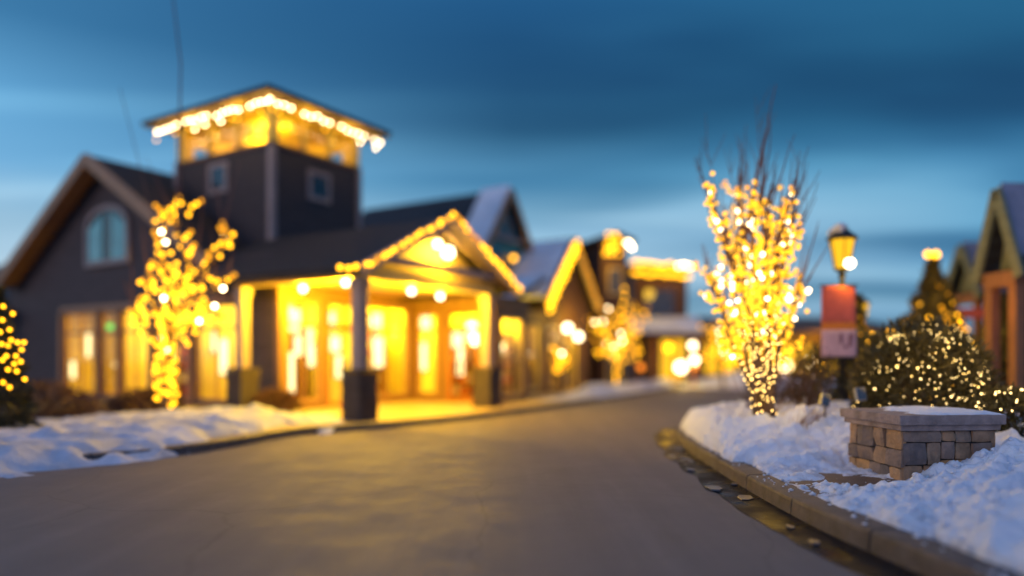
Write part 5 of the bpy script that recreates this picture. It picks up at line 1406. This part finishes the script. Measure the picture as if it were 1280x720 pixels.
e1 = N(nt, 'ShaderNodeMapRange', interpolation_type='SMOOTHSTEP'); e1.inputs[1].default_value = -.035; e1.inputs[2].default_value = .035; nt.links.new(gpn, e1.inputs[0])
e2 = N(nt, 'ShaderNodeMapRange', interpolation_type='SMOOTHSTEP'); e2.inputs[1].default_value = .05; e2.inputs[2].default_value = .24; e2.inputs[3].default_value = 1; e2.inputs[4].default_value = .25; nt.links.new(gpl, e2.inputs[0])
band = math_('MULTIPLY', math_('MULTIPLY', e1.outputs[0], e2.outputs[0]), math_('MULTIPLY_ADD', side, 2.2, -.75, clamp=True))
light = math_('MULTIPLY', math_('SUBTRACT', 1.0, e1.outputs[0], clamp=True), math_('MULTIPLY_ADD', side, 1.6, -.5, clamp=True))
base_c = mixc(light, base_c, mixc(1.0, base_c, (1.35, 1.22, 1.15), 'MULTIPLY'))
base_c = mixc(band, base_c, mixc(1.0, base_c, (.52, .74, .80), 'MULTIPLY'))
mp2 = N(nt, 'ShaderNodeMapping'); mp2.inputs['Rotation'].default_value = (0, 0, R(-52)); mp2.inputs['Scale'].default_value = (.35, 1.3, 1); mp2.inputs['Location'].default_value = (4.2, .6, 0)
nt.links.new(cmb.outputs[0], mp2.inputs[0])
n5 = N(nt, 'ShaderNodeTexNoise', i_Scale=.9, i_Detail=4., i_Roughness=.5, i_Distortion=.5); nt.links.new(mp2.outputs[0], n5.inputs['Vector'])
lf = N(nt, 'ShaderNodeMapRange', interpolation_type='SMOOTHSTEP'); lf.inputs[1].default_value = .46; lf.inputs[2].default_value = .68; nt.links.new(n5.outputs[0], lf.inputs[0])
base_c = mixc(math_('MULTIPLY', lf.outputs[0], .8), base_c, mixc(1.0, base_c, (1.7, 1.42, 1.25), 'MULTIPLY'))
dark = mixc(1.0, base_c, (.42, .58, .66), 'MULTIPLY')
cfm = math_('MULTIPLY', cf.outputs[0], math_('MULTIPLY_ADD', side, 1.1, .22, clamp=True))
sky_c = mixc(cfm, base_c, dark)
# behind the camera and overhead: unseen sky made paler as fill for the snow
back = math_('MULTIPLY_ADD', y_, -1.1, .05, clamp=True); up = math_('MULTIPLY_ADD', z_, 2.2, -1.15, clamp=True)
bk = math_('MAXIMUM', back, up)
sky_c = mixc(bk, sky_c, (.22, .34, .66))
sky = N(nt, 'ShaderNodeTexSky'); sky.sky_type = 'NISHITA'; sky.sun_disc = False; sky.sun_elevation = R(11); sky.sun_rotation = R(242); sky.altitude = 1500
sk = mixc(1.0, sky_c, mixc(1.0, sky.outputs[0], (.005, .005, .005), 'MULTIPLY'), 'ADD')
nt.links.new(sk, bg.inputs[0]); bg.inputs[1].default_value = 1.0

sun = bpy.data.lights.new('sun', 'SUN'); sun.energy = .5; sun.angle = R(10); sun.color = (1, .72, .62)
so = bpy.data.objects.new('sun', sun); col.objects.link(so)
sd = Vector((math.sin(R(242))*math.cos(R(11)), math.cos(R(242))*math.cos(R(11)), math.sin(R(11))))   # towards the afterglow behind the camera
so.rotation_euler = sd.to_track_quat('Z', 'Y').to_euler()

cam = bpy.data.cameras.new('camera'); co = bpy.data.objects.new('camera', cam); col.objects.link(co)
cam.sensor_width = 36; cam.lens = F/1280*36; cam.shift_y = (YH-360)/1280
co.location = CAM; co.rotation_euler = (R(90), 0, 0); cam.clip_end = 2000; cam.clip_start = .05
cam.dof.use_dof = True; cam.dof.focus_distance = 7.1
cinf = 20.0/1280*36/1000; fl_ = cam.lens/1000
cam.dof.aperture_fstop = fl_*fl_/(cinf*(cam.dof.focus_distance-fl_)); cam.dof.aperture_blades = 0
sc.camera = co
sc.view_settings.view_transform = 'Standard'; sc.view_settings.look = 'None'; sc.view_settings.exposure = 0; sc.view_settings.gamma = 1
sc.cycles.use_denoising = True; sc.cycles.denoiser = 'OPENIMAGEDENOISE'; sc.cycles.use_adaptive_sampling = False
sc.cycles.sample_clamp_indirect = 2.5; sc.cycles.sample_clamp_direct = 0
sc.cycles.max_bounces = 6; sc.cycles.diffuse_bounces = 3; sc.cycles.glossy_bounces = 3; sc.cycles.transparent_max_bounces = 8
sc.cycles.caustics_reflective = False; sc.cycles.caustics_refractive = False
